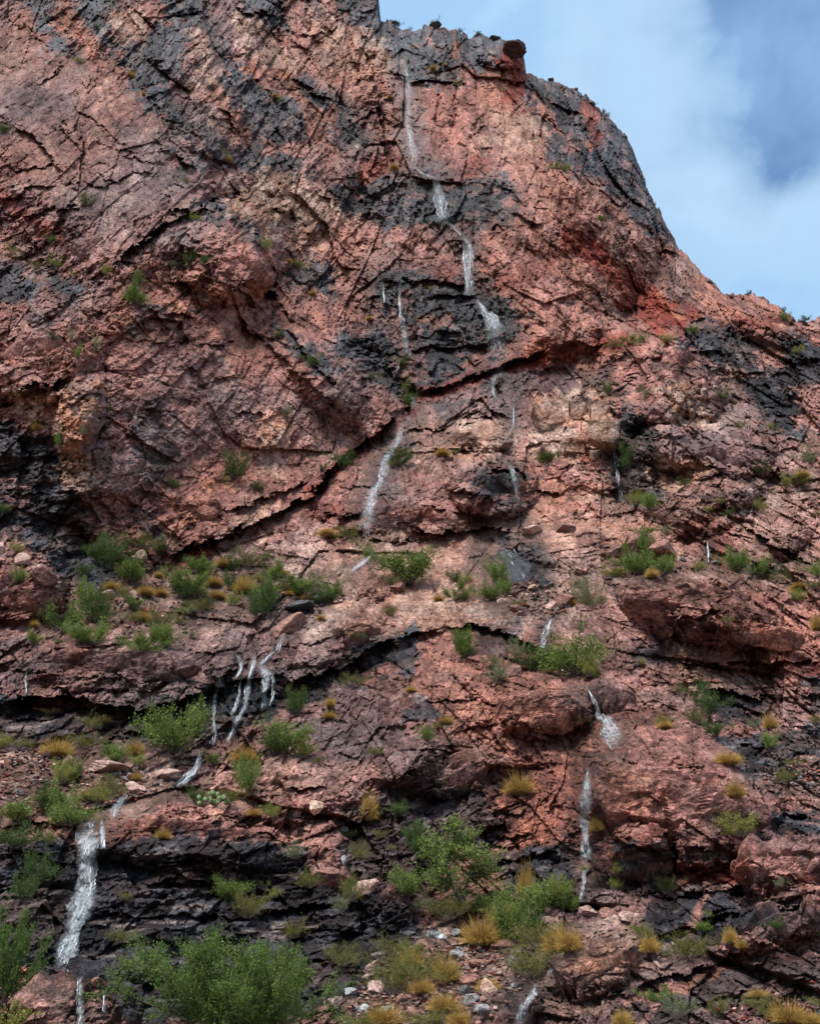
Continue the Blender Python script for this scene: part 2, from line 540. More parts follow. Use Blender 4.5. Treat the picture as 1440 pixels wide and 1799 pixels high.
def dome(c_x, c_y, rx, ry_, rot, A, p=0.7):
    m = max(rx, ry_) + 12
    sl = win(c_x - m, c_x + m, c_y - m, c_y + m)
    X, Y = XW[sl] - c_x, YW[sl] - c_y
    c, s = math.cos(R(rot)), math.sin(R(rot))
    r2 = ((X * c - Y * s) / rx) ** 2 + ((X * s + Y * c) / ry_) ** 2
    FE[sl] += 2.3 * A * np.clip(1 - r2, 0, 1) ** p


def groove(poly, A, w):
    xs = [p[0] for p in poly]; ys = [p[1] for p in poly]
    m = 3 * w + 12
    sl = win(min(xs) - m, max(xs) + m, min(ys) - m, max(ys) + m)
    d, _ = pdist(poly, XW[sl], YW[sl])
    FE[sl] -= A * np.exp(-(d / w) ** 2)


def gain(poly, g, s, fe=40):
    sl, a = mask_poly(poly, fe, 0.4)
    GAIN[sl] = GAIN[sl] * (1 - a) + g * a
    STR_W[sl] = STR_W[sl] * (1 - a) + 0.5 * s * s * a


# --- ledges: walk left to right, the undercut lies on the lower side
for LG in [
    ([(285, 985), (320, 965), (380, 945), (440, 918), (500, 890), (545, 868), (590, 812), (640, 775), (700, 726)], 40, 12, 40),
    ([(385, 900), (440, 885), (500, 862), (545, 845)], 14, 12),
    ([(190, 468), (240, 424), (300, 386), (384, 350)], 36, 10, 40),
    ([(285, 372), (330, 366), (358, 372)], 14, 10),
    ([(135, 325), (180, 328), (220, 318)], 8, 6), ([(0, 352), (60, 330), (110, 325)], 9, 7), ([(0, 300), (60, 292), (120, 288)], 6, 6),
    ([(20, 215), (55, 235), (90, 275), (115, 310)], 16, 14), ([(100, 205), (130, 250), (145, 270)], 8, 8),
    ([(60, 155), (90, 130), (118, 102)], 9, 5), ([(100, 260), (125, 230), (146, 195)], 8, 6), ([(132, 345), (138, 290), (146, 220)], 9, 6),
    ([(30, 385), (55, 420), (80, 450)], 12, 8), ([(0, 370), (50, 385), (110, 360), (150, 365)], 8, 7),
    ([(165, 300), (200, 318), (240, 300), (280, 310)], 7, 5), ([(180, 230), (230, 268), (280, 300)], 5, 5), ([(120, 180), (170, 215), (200, 245)], 5, 5),
    ([(140, 120), (150, 165), (158, 120)], 5, 5), ([(0, 30), (30, 40), (60, 62), (100, 95)], 6, 8),
    ([(240, 20), (265, 42), (290, 46)], 14, 8), ([(300, 270), (325, 290), (350, 285)], 18, 14),
    ([(400, 10), (440, 20), (490, 30)], 12, 12), ([(470, 40), (490, 70), (500, 92)], 10, 10), ([(520, 62), (545, 66), (565, 55)], 9, 8),
    ([(560, 30), (580, 50), (600, 30)], 10, 9), ([(505, 135), (545, 155), (590, 182)], 12, 10), ([(375, 185), (400, 205), (425, 250)], 14, 12),
    ([(545, 340), (560, 350), (590, 345)], 12, 10), ([(460, 375), (480, 365), (510, 378)], 14, 12), ([(500, 440), (550, 428), (575, 415)], 8, 7),
    ([(600, 520), (640, 524), (680, 520)], 8, 9),
    ([(408, 505), (440, 486), (470, 505), (492, 530)], 44, 26), ([(395, 520), (415, 505), (430, 520)], 18, 20),
    ([(410, 552), (435, 575), (465, 600)], 22, 15), ([(460, 600), (520, 650), (590, 715)], 9, 10), ([(500, 570), (545, 630), (600, 690)], 12, 12),
    ([(285, 500), (310, 490), (350, 505)], 14, 12), ([(280, 555), (310, 550), (345, 560)], 16, 12), ([(255, 605), (290, 602), (340, 605)], 6, 5),
    ([(340, 598), (400, 600), (435, 598)], 9, 6), ([(400, 725), (440, 722), (470, 730)], 9, 7), ([(560, 712), (580, 708), (600, 712)], 12, 10),
    ([(25, 690), (60, 678), (95, 680), (125, 655)], 28, 16), ([(100, 702), (120, 712), (145, 700)], 14, 10), ([(170, 590), (190, 592), (205, 590)], 16, 10),
    ([(90, 560), (130, 520), (160, 515)], 9, 12), ([(110, 770), (140, 770), (165, 755)], 18, 12), ([(115, 850), (160, 890), (190, 930)], 12, 14),
    ([(300, 880), (350, 890), (400, 900)], 12, 12), ([(310, 880), (330, 893), (360, 900)], 16, 12), ([(405, 758), (415, 772), (425, 780)], 10, 7),
    ([(0, 865), (60, 866), (95, 862)], 10, 9), ([(130, 910), (160, 955), (200, 1000)], 14, 18),
    ([(0, 1088), (50, 1082), (90, 1066), (108, 1030)], 26, 10), ([(55, 1035), (70, 1045), (105, 1040)], 14, 12),
    ([(0, 1226), (60, 1222), (130, 1216), (170, 1238), (230, 1246), (290, 1236), (340, 1222), (380, 1196)], 50, 36, 40),
    ([(150, 1168), (200, 1166), (250, 1170)], 9, 7), ([(120, 1185), (180, 1190), (230, 1180)], 7, 6), ([(0, 1175), (50, 1180), (110, 1185)], 6, 5),
    ([(200, 1290), (260, 1278), (330, 1262)], 14, 9), ([(0, 1258), (70, 1262), (150, 1245)], 12, 8), ([(130, 1300), (200, 1298), (230, 1302)], 10, 7),
    ([(490, 1210), (545, 1188), (610, 1165), (665, 1128), (700, 1118)], 44, 32, 40), ([(380, 1200), (430, 1192), (480, 1186), (505, 1192)], 20, 40),
    ([(480, 1098), (520, 1095), (560, 1075)], 10, 8), ([(500, 1135), (540, 1130), (600, 1110)], 8, 7), ([(505, 1066), (535, 1068), (560, 1064)], 14, 7),
    ([(780, 1102), (830, 1098), (880, 1104), (925, 1132), (950, 1140)], 26, 26), ([(640, 945), (700, 952), (740, 946)], 8, 8),
    ([(718, 930), (780, 936), (840, 928), (905, 932)], 20, 10), ([(560, 900), (610, 905), (650, 900)], 12, 9), ([(545, 935), (600, 945), (640, 935)], 10, 8),
    ([(780, 868), (820, 862), (850, 870)], 16, 12), ([(845, 830), (875, 822), (905, 828), (925, 860)], 20, 24), ([(910, 870), (960, 860), (1000, 868)], 12, 9),
    ([(660, 800), (720, 795), (800, 790), (900, 800)], 9, 9), ([(700, 762), (780, 748), (850, 738)], 9, 8), ([(730, 885), (800, 900), (900, 900)], 8, 8),
    ([(800, 735), (840, 722), (880, 728), (905, 745)], 12, 9), ([(720, 690), (790, 672), (860, 652), (900, 632), (960, 610)], 16, 8),
    ([(990, 595), (1040, 606), (1080, 600)], 12, 10), ([(1150, 800), (1190, 815), (1250, 818), (1290, 822)], 18, 10), ([(1150, 785), (1165, 800), (1180, 795)], 16, 14),
    ([(1270, 765), (1280, 790), (1290, 810)], 10, 7), ([(1330, 770), (1345, 800), (1350, 825)], 10, 9), ([(1150, 745), (1170, 750), (1190, 742)], 10, 8),
    ([(1080, 660), (1110, 655), (1150, 660)], 10, 10), ([(1200, 570), (1225, 560), (1245, 552)], 16, 14), ([(1340, 555), (1360, 548), (1385, 562)], 10, 10),
    ([(1290, 918), (1340, 944), (1390, 970), (1450, 1000)], 24, 13), ([(1255, 925), (1290, 940), (1330, 950)], 10, 9), ([(1050, 965), (1065, 962), (1095, 972)], 16, 14),
    ([(1150, 960), (1170, 955), (1190, 968)], 18, 14), ([(1100, 1060), (1140, 1070), (1190, 1094), (1220, 1096)], 20, 12), ([(1160, 1030), (1180, 1035), (1210, 1030)], 9, 7),
    ([(1190, 1092), (1230, 1084), (1265, 1068)], 16, 12), ([(1260, 1105), (1300, 1110), (1330, 1125), (1350, 1145)], 18, 12), ([(1310, 1098), (1335, 1094), (1355, 1104)], 14, 9),
    ([(1225, 1120), (1255, 1125), (1275, 1115)], 10, 9), ([(1180, 1160), (1250, 1166), (1310, 1158), (1380, 1164), (1450, 1155)], 16, 9), ([(1290, 1172), (1320, 1170), (1355, 1176)], 10, 7),
    ([(1220, 1204), (1270, 1206), (1300, 1216), (1350, 1222)], 22, 16), ([(1370, 1200), (1400, 1215), (1440, 1225)], 12, 10),
    ([(905, 1240), (940, 1245), (985, 1240), (1020, 1245)], 14, 10), ([(905, 1268), (950, 1282), (1000, 1275), (1040, 1262)], 14, 10),
    ([(730, 1230), (790, 1235), (840, 1225), (890, 1260)], 9, 9), ([(800, 1280), (850, 1275), (900, 1265)], 12, 7), ([(725, 1318), (780, 1312), (850, 1325)], 12, 16),
    ([(740, 1398), (780, 1402), (802, 1395)], 18, 14), ([(640, 1365), (690, 1372), (760, 1340)], 10, 9), ([(490, 1378), (530, 1388), (575, 1372)], 18, 10),
    ([(850, 1518), (900, 1510), (950, 1496), (990, 1494)], 18, 14), ([(860, 1462), (900, 1468), (945, 1462)], 12, 7), ([(845, 1480), (880, 1482), (920, 1476)], 8, 6),
    ([(1000, 1476), (1010, 1482), (1020, 1478)], 12, 10), ([(245, 1448), (300, 1440), (370, 1436), (400, 1444)], 22, 14), ([(400, 1470), (460, 1462), (510, 1478), (560, 1488)], 16, 12),
    ([(170, 1502), (260, 1512), (340, 1510), (420, 1520)], 16, 12), ([(250, 1545), (330, 1548), (420, 1560), (500, 1560)], 18, 14), ([(440, 1602), (500, 1594), (560, 1588), (592, 1584)], 28, 20),
    ([(170, 1600), (260, 1606), (330, 1604), (440, 1612)], 14, 12), ([(580, 1640), (620, 1632), (655, 1634)], 18, 16), ([(260, 1650), (340, 1655), (440, 1650)], 12, 12), ([(520, 1690), (560, 1684), (590, 1690)], 18, 16),
    ([(0, 1500), (60, 1498), (130, 1508)], 20, 16), ([(0, 1448), (60, 1442), (125, 1450)], 16, 14), ([(150, 1478), (180, 1480), (210, 1486)], 8, 7),
    ([(1040, 1440), (1080, 1438), (1110, 1440), (1175, 1445)], 14, 9), ([(1080, 1468), (1100, 1486), (1140, 1484), (1172, 1500)], 26, 24), ([(1190, 1492), (1230, 1496), (1260, 1490)], 14, 10),
    ([(1188, 1520), (1240, 1525), (1290, 1510), (1350, 1470)], 14, 9), ([(1040, 1470), (1055, 1480), (1080, 1476)], 14, 12), ([(1360, 1424), (1400, 1432), (1440, 1430)], 22, 16),
    ([(1250, 1528), (1290, 1540), (1350, 1522)], 10, 7), ([(1110, 1575), (1180, 1573), (1240, 1572), (1310, 1566)], 14, 10), ([(1170, 1640), (1240, 1620), (1330, 1600), (1440, 1590)], 16, 12),
    ([(1100, 1742), (1180, 1715), (1260, 1690), (1350, 1662), (1440, 1640)], 18, 11), ([(1300, 1692), (1320, 1700), (1360, 1690)], 14, 9), ([(1360, 1760), (1400, 1735), (1440, 1722)], 14, 10),
    ([(1000, 1740), (1060, 1748), (1100, 1742)], 14, 12), ([(960, 1745), (970, 1760), (985, 1770)], 18, 14), ([(860, 1790), (900, 1770), (930, 1770)], 20, 20),
    ([(880, 1640), (960, 1700), (1010, 1712)], 8, 6), ([(990, 1700), (1040, 1705), (1100, 1700)], 8, 7), ([(1180, 1770), (1250, 1755), (1320, 1740)], 12, 9),
    ([(680, 120), (720, 145), (790, 140), (830, 148)], 12, 9), ([(880, 150), (920, 140), (950, 170)], 9, 9), ([(745, 185), (760, 180), (770, 182)], 8, 5),
    ([(870, 325), (895, 330), (905, 345)], 18, 14), ([(780, 318), (800, 320), (830, 316)], 9, 6), ([(720, 310), (740, 318), (765, 310)], 9, 9), ([(895, 370), (930, 385), (960, 400)], 14, 12),
    ([(660, 495), (720, 492), (780, 494), (850, 500)], 10, 9), ([(740, 520), (790, 518), (840, 525)], 9, 8), ([(700, 620), (750, 610), (800, 606), (860, 600)], 10, 10),
    ([(950, 165), (1000, 190), (1040, 215)], 10, 8), ([(940, 190), (970, 215), (1000, 245)], 8, 7), ([(1010, 300), (1060, 330), (1110, 370)], 9, 8), ([(1150, 440), (1170, 436), (1200, 452)], 14, 12),
    ([(700, 715), (620, 640), (560, 570), (495, 490), (470, 420), (390, 372)], 44, 46, 60), ([(350, 300), (262, 180), (205, 112), (60, 15)], 24, 26), ([(720, 694), (800, 672), (870, 650), (960, 612)], 16, 8),
    ([(1350, 1430), (1290, 1300), (1180, 1212), (1090, 1180)], 30, 36), ([(1345, 1470), (1300, 1400), (1230, 1354), (1150, 1348), (1082, 1388)], 22, 14), ([(1455, 1478), (1380, 1470), (1330, 1500), (1285, 1548)], 24, 16),
    ([(1045, 1228), (980, 1192), (895, 1216)], 16, 12), ([(945, 832), (880, 798), (800, 812), (768, 850)], 14, 10), ([(1395, 1044), (1330, 1012), (1230, 998), (1140, 1006), (1078, 1062)], 26, 22), ([(1275, 695), (1242, 640), (1200, 590), (1150, 574)], 28, 36),
    ([(545, 1472), (400, 1430), (330, 1428), (225, 1452)], 18, 14), ([(232, 1799), (215, 1745), (150, 1706), (60, 1690), (-20, 1700)], 34, 18), ([(110, 1080), (108, 1010), (60, 960), (-20, 945)], 26, 22), ([(1080, 790), (1072, 740), (1060, 700)], 20, 18), ([(680, 300), (664, 180), (640, 80)], 16, 26),
    ([(1180, 560), (1100, 500), (1000, 410)], 12, 20), ([(560, 520), (520, 500), (490, 470)], 14, 14), ([(170, 790), (172, 720), (175, 660)], 18, 16), ([(500, 1300), (430, 1322), (370, 1340)], 12, 14),
]:
    ledge(*LG)

for a in [
    (30, 1010, 95, 85, 0, 34, 0.6), (130, 1775, 118, 72, 8, 46, 0.55), (1190, 1400, 185, 135, -8, 46, 0.6), (1100, 1480, 75, 48, 0, 26, 0.6), (1400, 1510, 110, 70, 20, 34, 0.6),
    (960, 1235, 95, 62, 12, 26, 0.7), (1230, 1060, 150, 72, -8, 34, 0.6), (1110, 1255, 150, 110, -35, 22, 0.8), (860, 850, 85, 58, -10, 30, 0.6), (840, 765, 60, 34, 0, 16, 0.7),
    (1160, 660, 120, 110, -30, 30, 0.7), (1230, 790, 130, 50, -4, 22, 0.6), (420, 440, 90, 110, -40, 34, 0.7), (960, 935, 120, 60, -25, 16, 0.8), (1240, 880, 110, 60, 20, 20, 0.7),
    (60, 600, 110, 120, 0, 26, 0.7), (140, 730, 45, 80, -15, 20, 0.6), (620, 700, 110, 60, -35, 18, 0.8), (640, 1000, 110, 60, 15, 16, 0.8), (850, 1105, 120, 70, -15, 18, 0.7),
    (330, 1480, 210, 50, -6, 22, 0.7), (570, 1490, 40, 60, 20, 18, 0.7), (580, 1115, 110, 50, 24, 20, 0.7), (1040, 1690, 90, 60, 20, 26, 0.7), (900, 1770, 60, 40, 20, 22, 0.6),
    (1370, 1620, 120, 50, 22, 22, 0.7), (1350, 555, 80, 50, -25, 26, 0.7), (1110, 590, 120, 40, 0, 10, 0.8), (700, 1340, 90, 50, 15, 16, 0.8), (880, 90, 50, 30, 0, 16, 0.7),
    (560, 640, 60, 120, 35, 14, 0.8), (330, 700, 330, 300, -30, 24, 0.8), (180, 240, 250, 260, 30, 40, 0.8), (1080, 760, 160, 110, 0, 18, 0.8), (800, 1260, 190, 130, 20, 26, 0.7), (1300, 960, 150, 60, 25, 20, 0.7), (700, 860, 170, 90, 0, 22, 0.7), (1010, 420, 150, 260, -30, 26, 0.8), (460, 1400, 200, 50, 8, 22, 0.7), (1060, 1370, 60, 50, 0, 16, 0.7), (1125, 1400, 40, 30, 0, 16, 0.6), (1135, 960, 60, 30, 0, 12, 0.7), (1020, 560, 100, 110, -20, 14, 0.8), (960, 330, 120, 120, 0, 14, 0.8), (190, 1160, 160, 56, 0, 18, 0.7),
]:
    dome(*a)
for poly, A, w in [
    ([(1178, 1462), (1182, 1500), (1184, 1545)], 34, 6), ([(1005, 700), (1002, 735), (992, 762), (990, 790)], 8, 3), ([(160, 790), (160, 850)], 8, 4),
    ([(800, 145), (800, 180), (795, 230)], 7, 3), ([(770, 170), (772, 220)], 6, 3), ([(830, 245), (850, 200)], 7, 4), ([(672, 110), (674, 150)], 8, 4),
    ([(1345, 1470), (1350, 1530), (1352, 1580)], 10, 4), ([(490, 0), (492, 60), (490, 95)], 12, 4), ([(540, 0), (542, 55)], 10, 4), ([(200, 1130), (205, 1170), (198, 1240)], 7, 3),
    ([(218, 1160), (214, 1190)], 6, 3), ([(940, 1240), (950, 1280)], 7, 3), ([(1365, 1070), (1370, 1100)], 9, 4), ([(1250, 1010), (1255, 1060)], 6, 4), ([(725, 690), (712, 730)], 18, 10),
    ([(1085, 780), (1090, 850), (1088, 880)], 22, 12), ([(650, 300), (600, 430), (610, 540), (700, 700)], 10, 30), ([(1240, 935), (1242, 985)], 8, 5),
]:
    groove(poly, A, w)

gain([(-40, 20), (110, 90), (250, 150), (350, 300), (190, 465), (60, 330), (-40, 200)], 0.4, 0.25)
gain([(700, 140), (900, 160), (940, 250), (1010, 560), (880, 640), (860, 420), (700, 300)], 0.55, 0.1)
gain([(200, 600), (400, 560), (560, 560), (700, 700), (560, 860), (380, 900), (240, 860)], 0.55, 0.3)
gain([(-60, 1470), (540, 1470), (720, 1600), (640, 1780), (150, 1760), (-60, 1700)], 0.85, 1.0)
gain([(350, 30), (540, 200), (560, 300), (380, 300)], 0.85, 0.9)
gain([(640, 470), (880, 480), (880, 600), (770, 690), (640, 620)], 0.85, 0.8)
gain([(-40, 1110), (380, 1120), (380, 1300), (-40, 1310)], 0.8, 0.8)
gain([(560, 730), (1000, 720), (1000, 960), (500, 960)], 0.5, 0.45)
gain([(560, 950), (1080, 950), (1080, 1200), (480, 1160)], 0.42, 0.3)
gain([(480, 1200), (760, 1150), (760, 1400), (480, 1400)], 0.75, 0.9)
gain([(1080, 1540), (1480, 1450), (1480, 1820), (1060, 1820)], 0.8, 0.9)
gain([(900, 1200), (1300, 1250), (1400, 1480), (1040, 1480)], 0.36, 0.0)
gain([(600, 1640), (880, 1640), (960, 1740), (860, 1840), (580, 1840)], 0.45, 0.1)
gain([(-40, 1300), (330, 1290), (300, 1420), (-40, 1450)], 0.5, 0.15)
gain([(120, 990), (620, 980), (600, 1080), (80, 1120)], 0.5, 0.2)
gain([(900, 120), (1040, 160), (1180, 420), (1060, 330), (930, 230)], 1.0, 0.9)
gain([(1220, 570), (1450, 580), (1450, 760), (1280, 700)], 1.1, 0.6)

# ------------------------------------------------------------------ rock colours
PALE, PINK, GREY, TAN, RED, ORG, BLK, BRN = [np.array(c, f32) for c in (
    (0.50, 0.35, 0.29), (0.41, 0.184, 0.147), (0.275, 0.178, 0.164), (0.50, 0.315, 0.205), (0.250, 0.052, 0.036), (0.40, 0.165, 0.095), (0.0115, 0.0125, 0.0155), (0.15, 0.085, 0.065))]
t1, t2, t3 = TINT[1][..., None], TINT[2][..., None], TINT[3][..., None]
st_ = STREAK[..., None]; bg_ = BIG[..., None]; ro_ = ROUGH[..., None]; fi_ = FINE[..., None]


def lerp(a, b, t):
    return a + (b - a) * np.clip(t, 0, 1)


t4 = TINT[4][..., None]
la_ = LAM[..., None]
val_ = np.clip(1.04 + 0.42 * la_ + 0.34 * t1 + 0.44 * t2 + 0.46 * t3 + 0.40 * t4 + 0.22 * ro_ + 0.22 * fi_, 0.3, 2.0)
base = lerp(lerp(PINK, GREY, 0.35 + 1.1 * bg_ + 0.5 * t1 + 0.3 * st_), PALE, 0.9 * (st_ * 0.55 + 0.7 * t2 + 0.5 * ro_) - 0.16)
base = lerp(base, ORG, (0.9 * (-bg_) + 0.9 * t2 - 0.25))
stain = smooth(0.25, 0.70, STREAK * 0.75 + 0.4 * TINT[1] + 0.35 * TINT[2] + 0.25 * ROUGH)[..., None]
base = lerp(base, BRN * 0.75 + BLK * 0.35, 0.62 * stain)
CF = {}
CF['pink'] = lerp(base, PINK * 1.08, 0.45) * val_
CF['tan'] = lerp(lerp(TAN, PALE, 0.5 + t2), ORG, 0.2 + st_ * 0.8 + t1 * 0.8) * val_
CF['red'] = lerp(lerp(RED, ORG, 0.0 + 0.5 * t2 + 0.4 * ro_), BLK, 0.7 * st_ - 0.1) * val_
CF['org'] = lerp(lerp(ORG, PINK, 0.4 + t2), BRN, 0.8 * st_ + 0.6 * t1) * val_
CF['grey'] = lerp(lerp(GREY, PALE, 0.2 + t2 + 0.4 * st_), BLK, 0.35 + 0.9 * t1) * val_
CF['brn'] = lerp(lerp(BRN, RED, 0.35 + t2), PINK, 0.25 + 0.9 * t3 + 0.5 * ro_) * val_
kb = lerp(BLK, np.array((0.060, 0.064, 0.074), f32), 0.30 + 1.0 * t2 + 0.4 * ro_ + 1.0 * t3 + 0.8 * t4)
kb = lerp(kb, BRN * 0.9, 0.6 * smooth(0.2, 0.6, t1 + 0.6 * ro_ - 0.35 * st_))
CF['blk'] = lerp(kb, PINK * 0.8, 0.7 * smooth(0.5, 0.7, t2 + 0.55 * st_ + 0.4 * bg_)) * np.clip(val_, 0.5, 1.6)
CF['blk'] = lerp(CF['blk'], np.array((0.33, 0.25, 0.22), f32), 0.75 * smooth(0.42, 0.75, la_ + 0.35 * t3 + 0.2 * st_))
CF['soil'] = lerp(lerp(np.array((0.20, 0.125, 0.095), f32), PALE, 0.15 + 0.9 * t3 + 0.4 * fi_), BRN, 0.4 + 0.6 * ro_) * val_
COL = base * val_
WET = np.zeros((NR, NC), f32)
KW = np.zeros((NR, NC), f32)


def patch(cls, poly, s=1.0, fe=16):
    sl, a = mask_poly(poly, fe)
    a = a * s
    COL[sl] += (CF[cls][sl] - COL[sl]) * a[..., None]
    KW[sl] = KW[sl] * (1 - a) + (a if cls == 'blk' else 0)


def stroke(cls, poly, w, s=1.0, fe=8):
    sl, a = mask_stroke(poly, w, fe)
    a = a * s
    COL[sl] += (CF[cls][sl] - COL[sl]) * a[..., None]
    KW[sl] = KW[sl] * (1 - a) + (a if cls == 'blk' else 0)


def wet(poly, w, s=1.0):
    sl, a = mask_stroke(poly, w, 14)
    WET[sl] = np.maximum(WET[sl], a * s)


# broad tints
patch('org', [(860, 250), (1130, 330), (1220, 520), (1100, 600), (900, 560)], 0.45, 40)
patch('grey', [(-40, 20), (100, 90), (250, 200), (350, 300), (280, 380), (100, 320), (-40, 230)], 0.42, 40)
patch('pink', [(700, 150), (840, 160), (900, 250), (870, 310), (720, 290)], 0.7, 20)
patch('pink', [(660, 400), (820, 400), (1000, 500), (1000, 600), (880, 590), (850, 490), (640, 480)], 0.6, 20)
patch('brn', [(1080, 980), (1440, 1000), (1440, 1200), (1200, 1180), (1080, 1060)], 0.5, 40)
patch('brn', [(1040, 1440), (1300, 1470), (1440, 1560), (1300, 1590), (1060, 1540)], 0.75, 30)
patch('org', [(730, 1170), (930, 1180), (1010, 1290), (1010, 1340), (800, 1340), (740, 1250)], 0.45, 30)
patch('red', [(880, 1380), (1020, 1340), (1030, 1500), (960, 1520), (870, 1460)], 0.35, 30)
patch('brn', [(0, 1000), (110, 1000), (110, 1090), (0, 1110)], 0.8, 16)
patch('brn', [(1060, 600), (1200, 580), (1240, 650), (1180, 700), (1080, 680)], 0.55, 24)
patch('pink', [(400, 380), (480, 430), (500, 500), (440, 480), (380, 420)], 0.7, 20)
patch('soil', [(120, 1000), (250, 985), (440, 975), (600, 1010), (620, 1060), (480, 1080), (330, 1100), (240, 1140), (80, 1130), (90, 1060)], 0.85, 22)
patch('soil', [(0, 1310), (130, 1300), (340, 1300), (330, 1380), (200, 1430), (0, 1450)], 0.8, 22)
patch('soil', [(640, 1640), (800, 1620), (960, 1650), (960, 1710), (880, 1760), (840, 1830), (580, 1830), (600, 1720)], 0.9, 22)
patch('soil', [(1060, 1000), (1180, 985), (1460, 1000), (1460, 1040), (1330, 1020), (1100, 1020)], 0.7, 16)
patch('soil', [(740, 1010), (900, 1020), (1020, 1040), (980, 1080), (880, 1070), (740, 1060)], 0.5, 22)
patch('soil', [(1310, 1345), (1460, 1330), (1460, 1380), (1330, 1380)], 0.7, 16)
patch('soil', [(1300, 830), (1450, 820), (1450, 880), (1340, 880)], 0.5, 16)
patch('tan', [(560, 960), (700, 950), (1060, 930), (1060, 1060), (880, 1090), (600, 1060)], 0.35, 40)  # bench and ledge tops paler: light from above put into the rock colour
patch('tan', [(640, 745), (900, 740), (940, 800), (900, 820), (640, 830)], 0.22, 30)
patch('tan', [(540, 1080), (900, 1060), (1040, 1090), (900, 1110), (700, 1100), (520, 1130)], 0.3, 30)
patch('tan', [(1060, 880), (1240, 850), (1460, 890), (1460, 990), (1200, 960), (1060, 960)], 0.22, 30)
patch('pink', [(-20, 1100), (330, 1100), (400, 1150), (200, 1180), (-20, 1180)], 0.5, 30)
patch('tan', [(230, 1390), (480, 1400), (560, 1360), (400, 1340), (330, 1390)], 0.35, 20)
patch('tan', [(960, 1700), (1120, 1640), (1160, 1720), (1020, 1790), (940, 1760)], 0.4, 24)
# dark varnish and schist bands; black in hollows, caves and undercuts paints in their shade
for p in [
    [(35, -20), (98, -20), (95, 40), (112, 75), (132, 95), (100, 85), (70, 45)], [(125, -20), (195, -20), (200, 30), (185, 60), (215, 102), (190, 106), (170, 65), (150, 35)],
    [(213, 70), (250, 75), (262, 45), (300, 40), (335, 40), (322, 90), (312, 125), (295, 150), (250, 162), (235, 150), (222, 120)], [(280, -20), (355, -20), (362, 30), (330, 36), (298, 25)],
    [(240, 150), (290, 142), (312, 180), (335, 232), (292, 216), (262, 190)], [(350, 25), (375, 50), (395, 100), (430, 128), (470, 165), (525, 182), (545, 222), (565, 255), (500, 262), (440, 252), (420, 225), (400, 180), (388, 120), (362, 70)],
    [(305, 230), (360, 224), (420, 255), (520, 275), (538, 302), (440, 310), (400, 290), (350, 270)], [(300, 268), (348, 264), (346, 296), (310, 300)], [(428, -20), (492, -20), (492, 45), (468, 48), (438, 25)],
    [(500, 134), (540, 138), (592, 165), (642, 180), (662, 210), (667, 238), (640, 232), (618, 200), (560, 186), (518, 166)], [(588, 190), (625, 205), (650, 240), (620, 276), (588, 265)],
    [(574, 305), (625, 295), (680, 308), (702, 338), (724, 350), (724, 388), (650, 396), (600, 372), (580, 340)], [(358, 364), (410, 368), (456, 394), (468, 425), (440, 412), (400, 386)],
    [(592, -20), (670, -20), (676, 36), (722, 42), (795, 55), (800, 112), (790, 146), (730, 140), (700, 105), (655, 92), (638, 62), (610, 40)], [(800, 50), (885, 66), (897, 90), (850, 112), (806, 102)],
    [(925, 124), (1024, 160), (1084, 215), (1114, 265), (1130, 310), (1155, 370), (1185, 425), (1150, 412), (1110, 372), (1060, 302), (1010, 292), (970, 272), (948, 222), (932, 170)],
    [(716, 310), (780, 315), (872, 320), (905, 352), (892, 386), (830, 392), (780, 386), (722, 382)], [(636, 490), (700, 484), (780, 488), (852, 494), (858, 520), (905, 548), (892, 590), (832, 602), (802, 640), (772, 692), (740, 682), (718, 640), (690, 620), (700, 560), (658, 520)],
    [(495, 470), (560, 466), (608, 480), (602, 522), (560, 512), (508, 490)], [(478, 570), (522, 574), (562, 618), (584, 652), (545, 642), (508, 610)], [(590, 585), (640, 580), (690, 600), (714, 640), (700, 680), (655, 655), (610, 640)],
    [(1240, 570), (1300, 588), (1370, 588), (1460, 606), (1460, 765), (1380, 752), (1340, 702), (1290, 682), (1258, 640), (1206, 600)], [(1098, 722), (1132, 735), (1152, 800), (1164, 864), (1108, 862), (1084, 830), (1088, 770)],
    [(-20, 468), (40, 480), (62, 510), (22, 532), (-20, 522)], [(90, 488), (142, 494), (132, 512), (92, 508)], [(-20, 728), (60, 768), (112, 790), (122, 850), (138, 900), (152, 952), (205, 1010), (180, 1042), (100, 990), (60, 942), (-20, 925)],
    [(366, 1205), (420, 1196), (500, 1192), (484, 1262), (420, 1305), (370, 1305)], [(-20, 1232), (180, 1245), (372, 1225), (366, 1262), (300, 1300), (200, 1294), (-20, 1302)], [(486, 1236), (558, 1184), (660, 1126), (722, 1112), (690, 1164), (600, 1214), (515, 1275)],
    [(-20, 1494), (130, 1502), (190, 1484), (280, 1462), (400, 1472), (540, 1492), (592, 1560), (692, 1590), (724, 1640), (642, 1735), (560, 1765), (250, 1810), (180, 1724), (60, 1690), (-20, 1645)],
    [(868, 1500), (990, 1490), (1004, 1562), (880, 1584)], [(1088, 1488), (1172, 1500), (1162, 1562), (1088, 1552)], [(1138, 1600), (1200, 1570), (1300, 1578), (1345, 1620), (1250, 1645), (1136, 1675)],
    [(1268, 1300), (1460, 1286), (1460, 1352), (1320, 1354)], [(1222, 1206), (1350, 1224), (1335, 1262), (1268, 1262)], [(885, 962), (948, 984), (948, 1022), (888, 1012)], [(840, 834), (880, 824), (908, 838), (902, 882), (850, 872)], [(1360, 1430), (1460, 1436), (1460, 1458), (1370, 1462)],
    [(1420, 1180), (1460, 1180), (1460, 1240), (1425, 1235)], [(660, 1140), (730, 1130), (730, 1160), (690, 1170)],
]:
    patch('blk', p, 0.96)
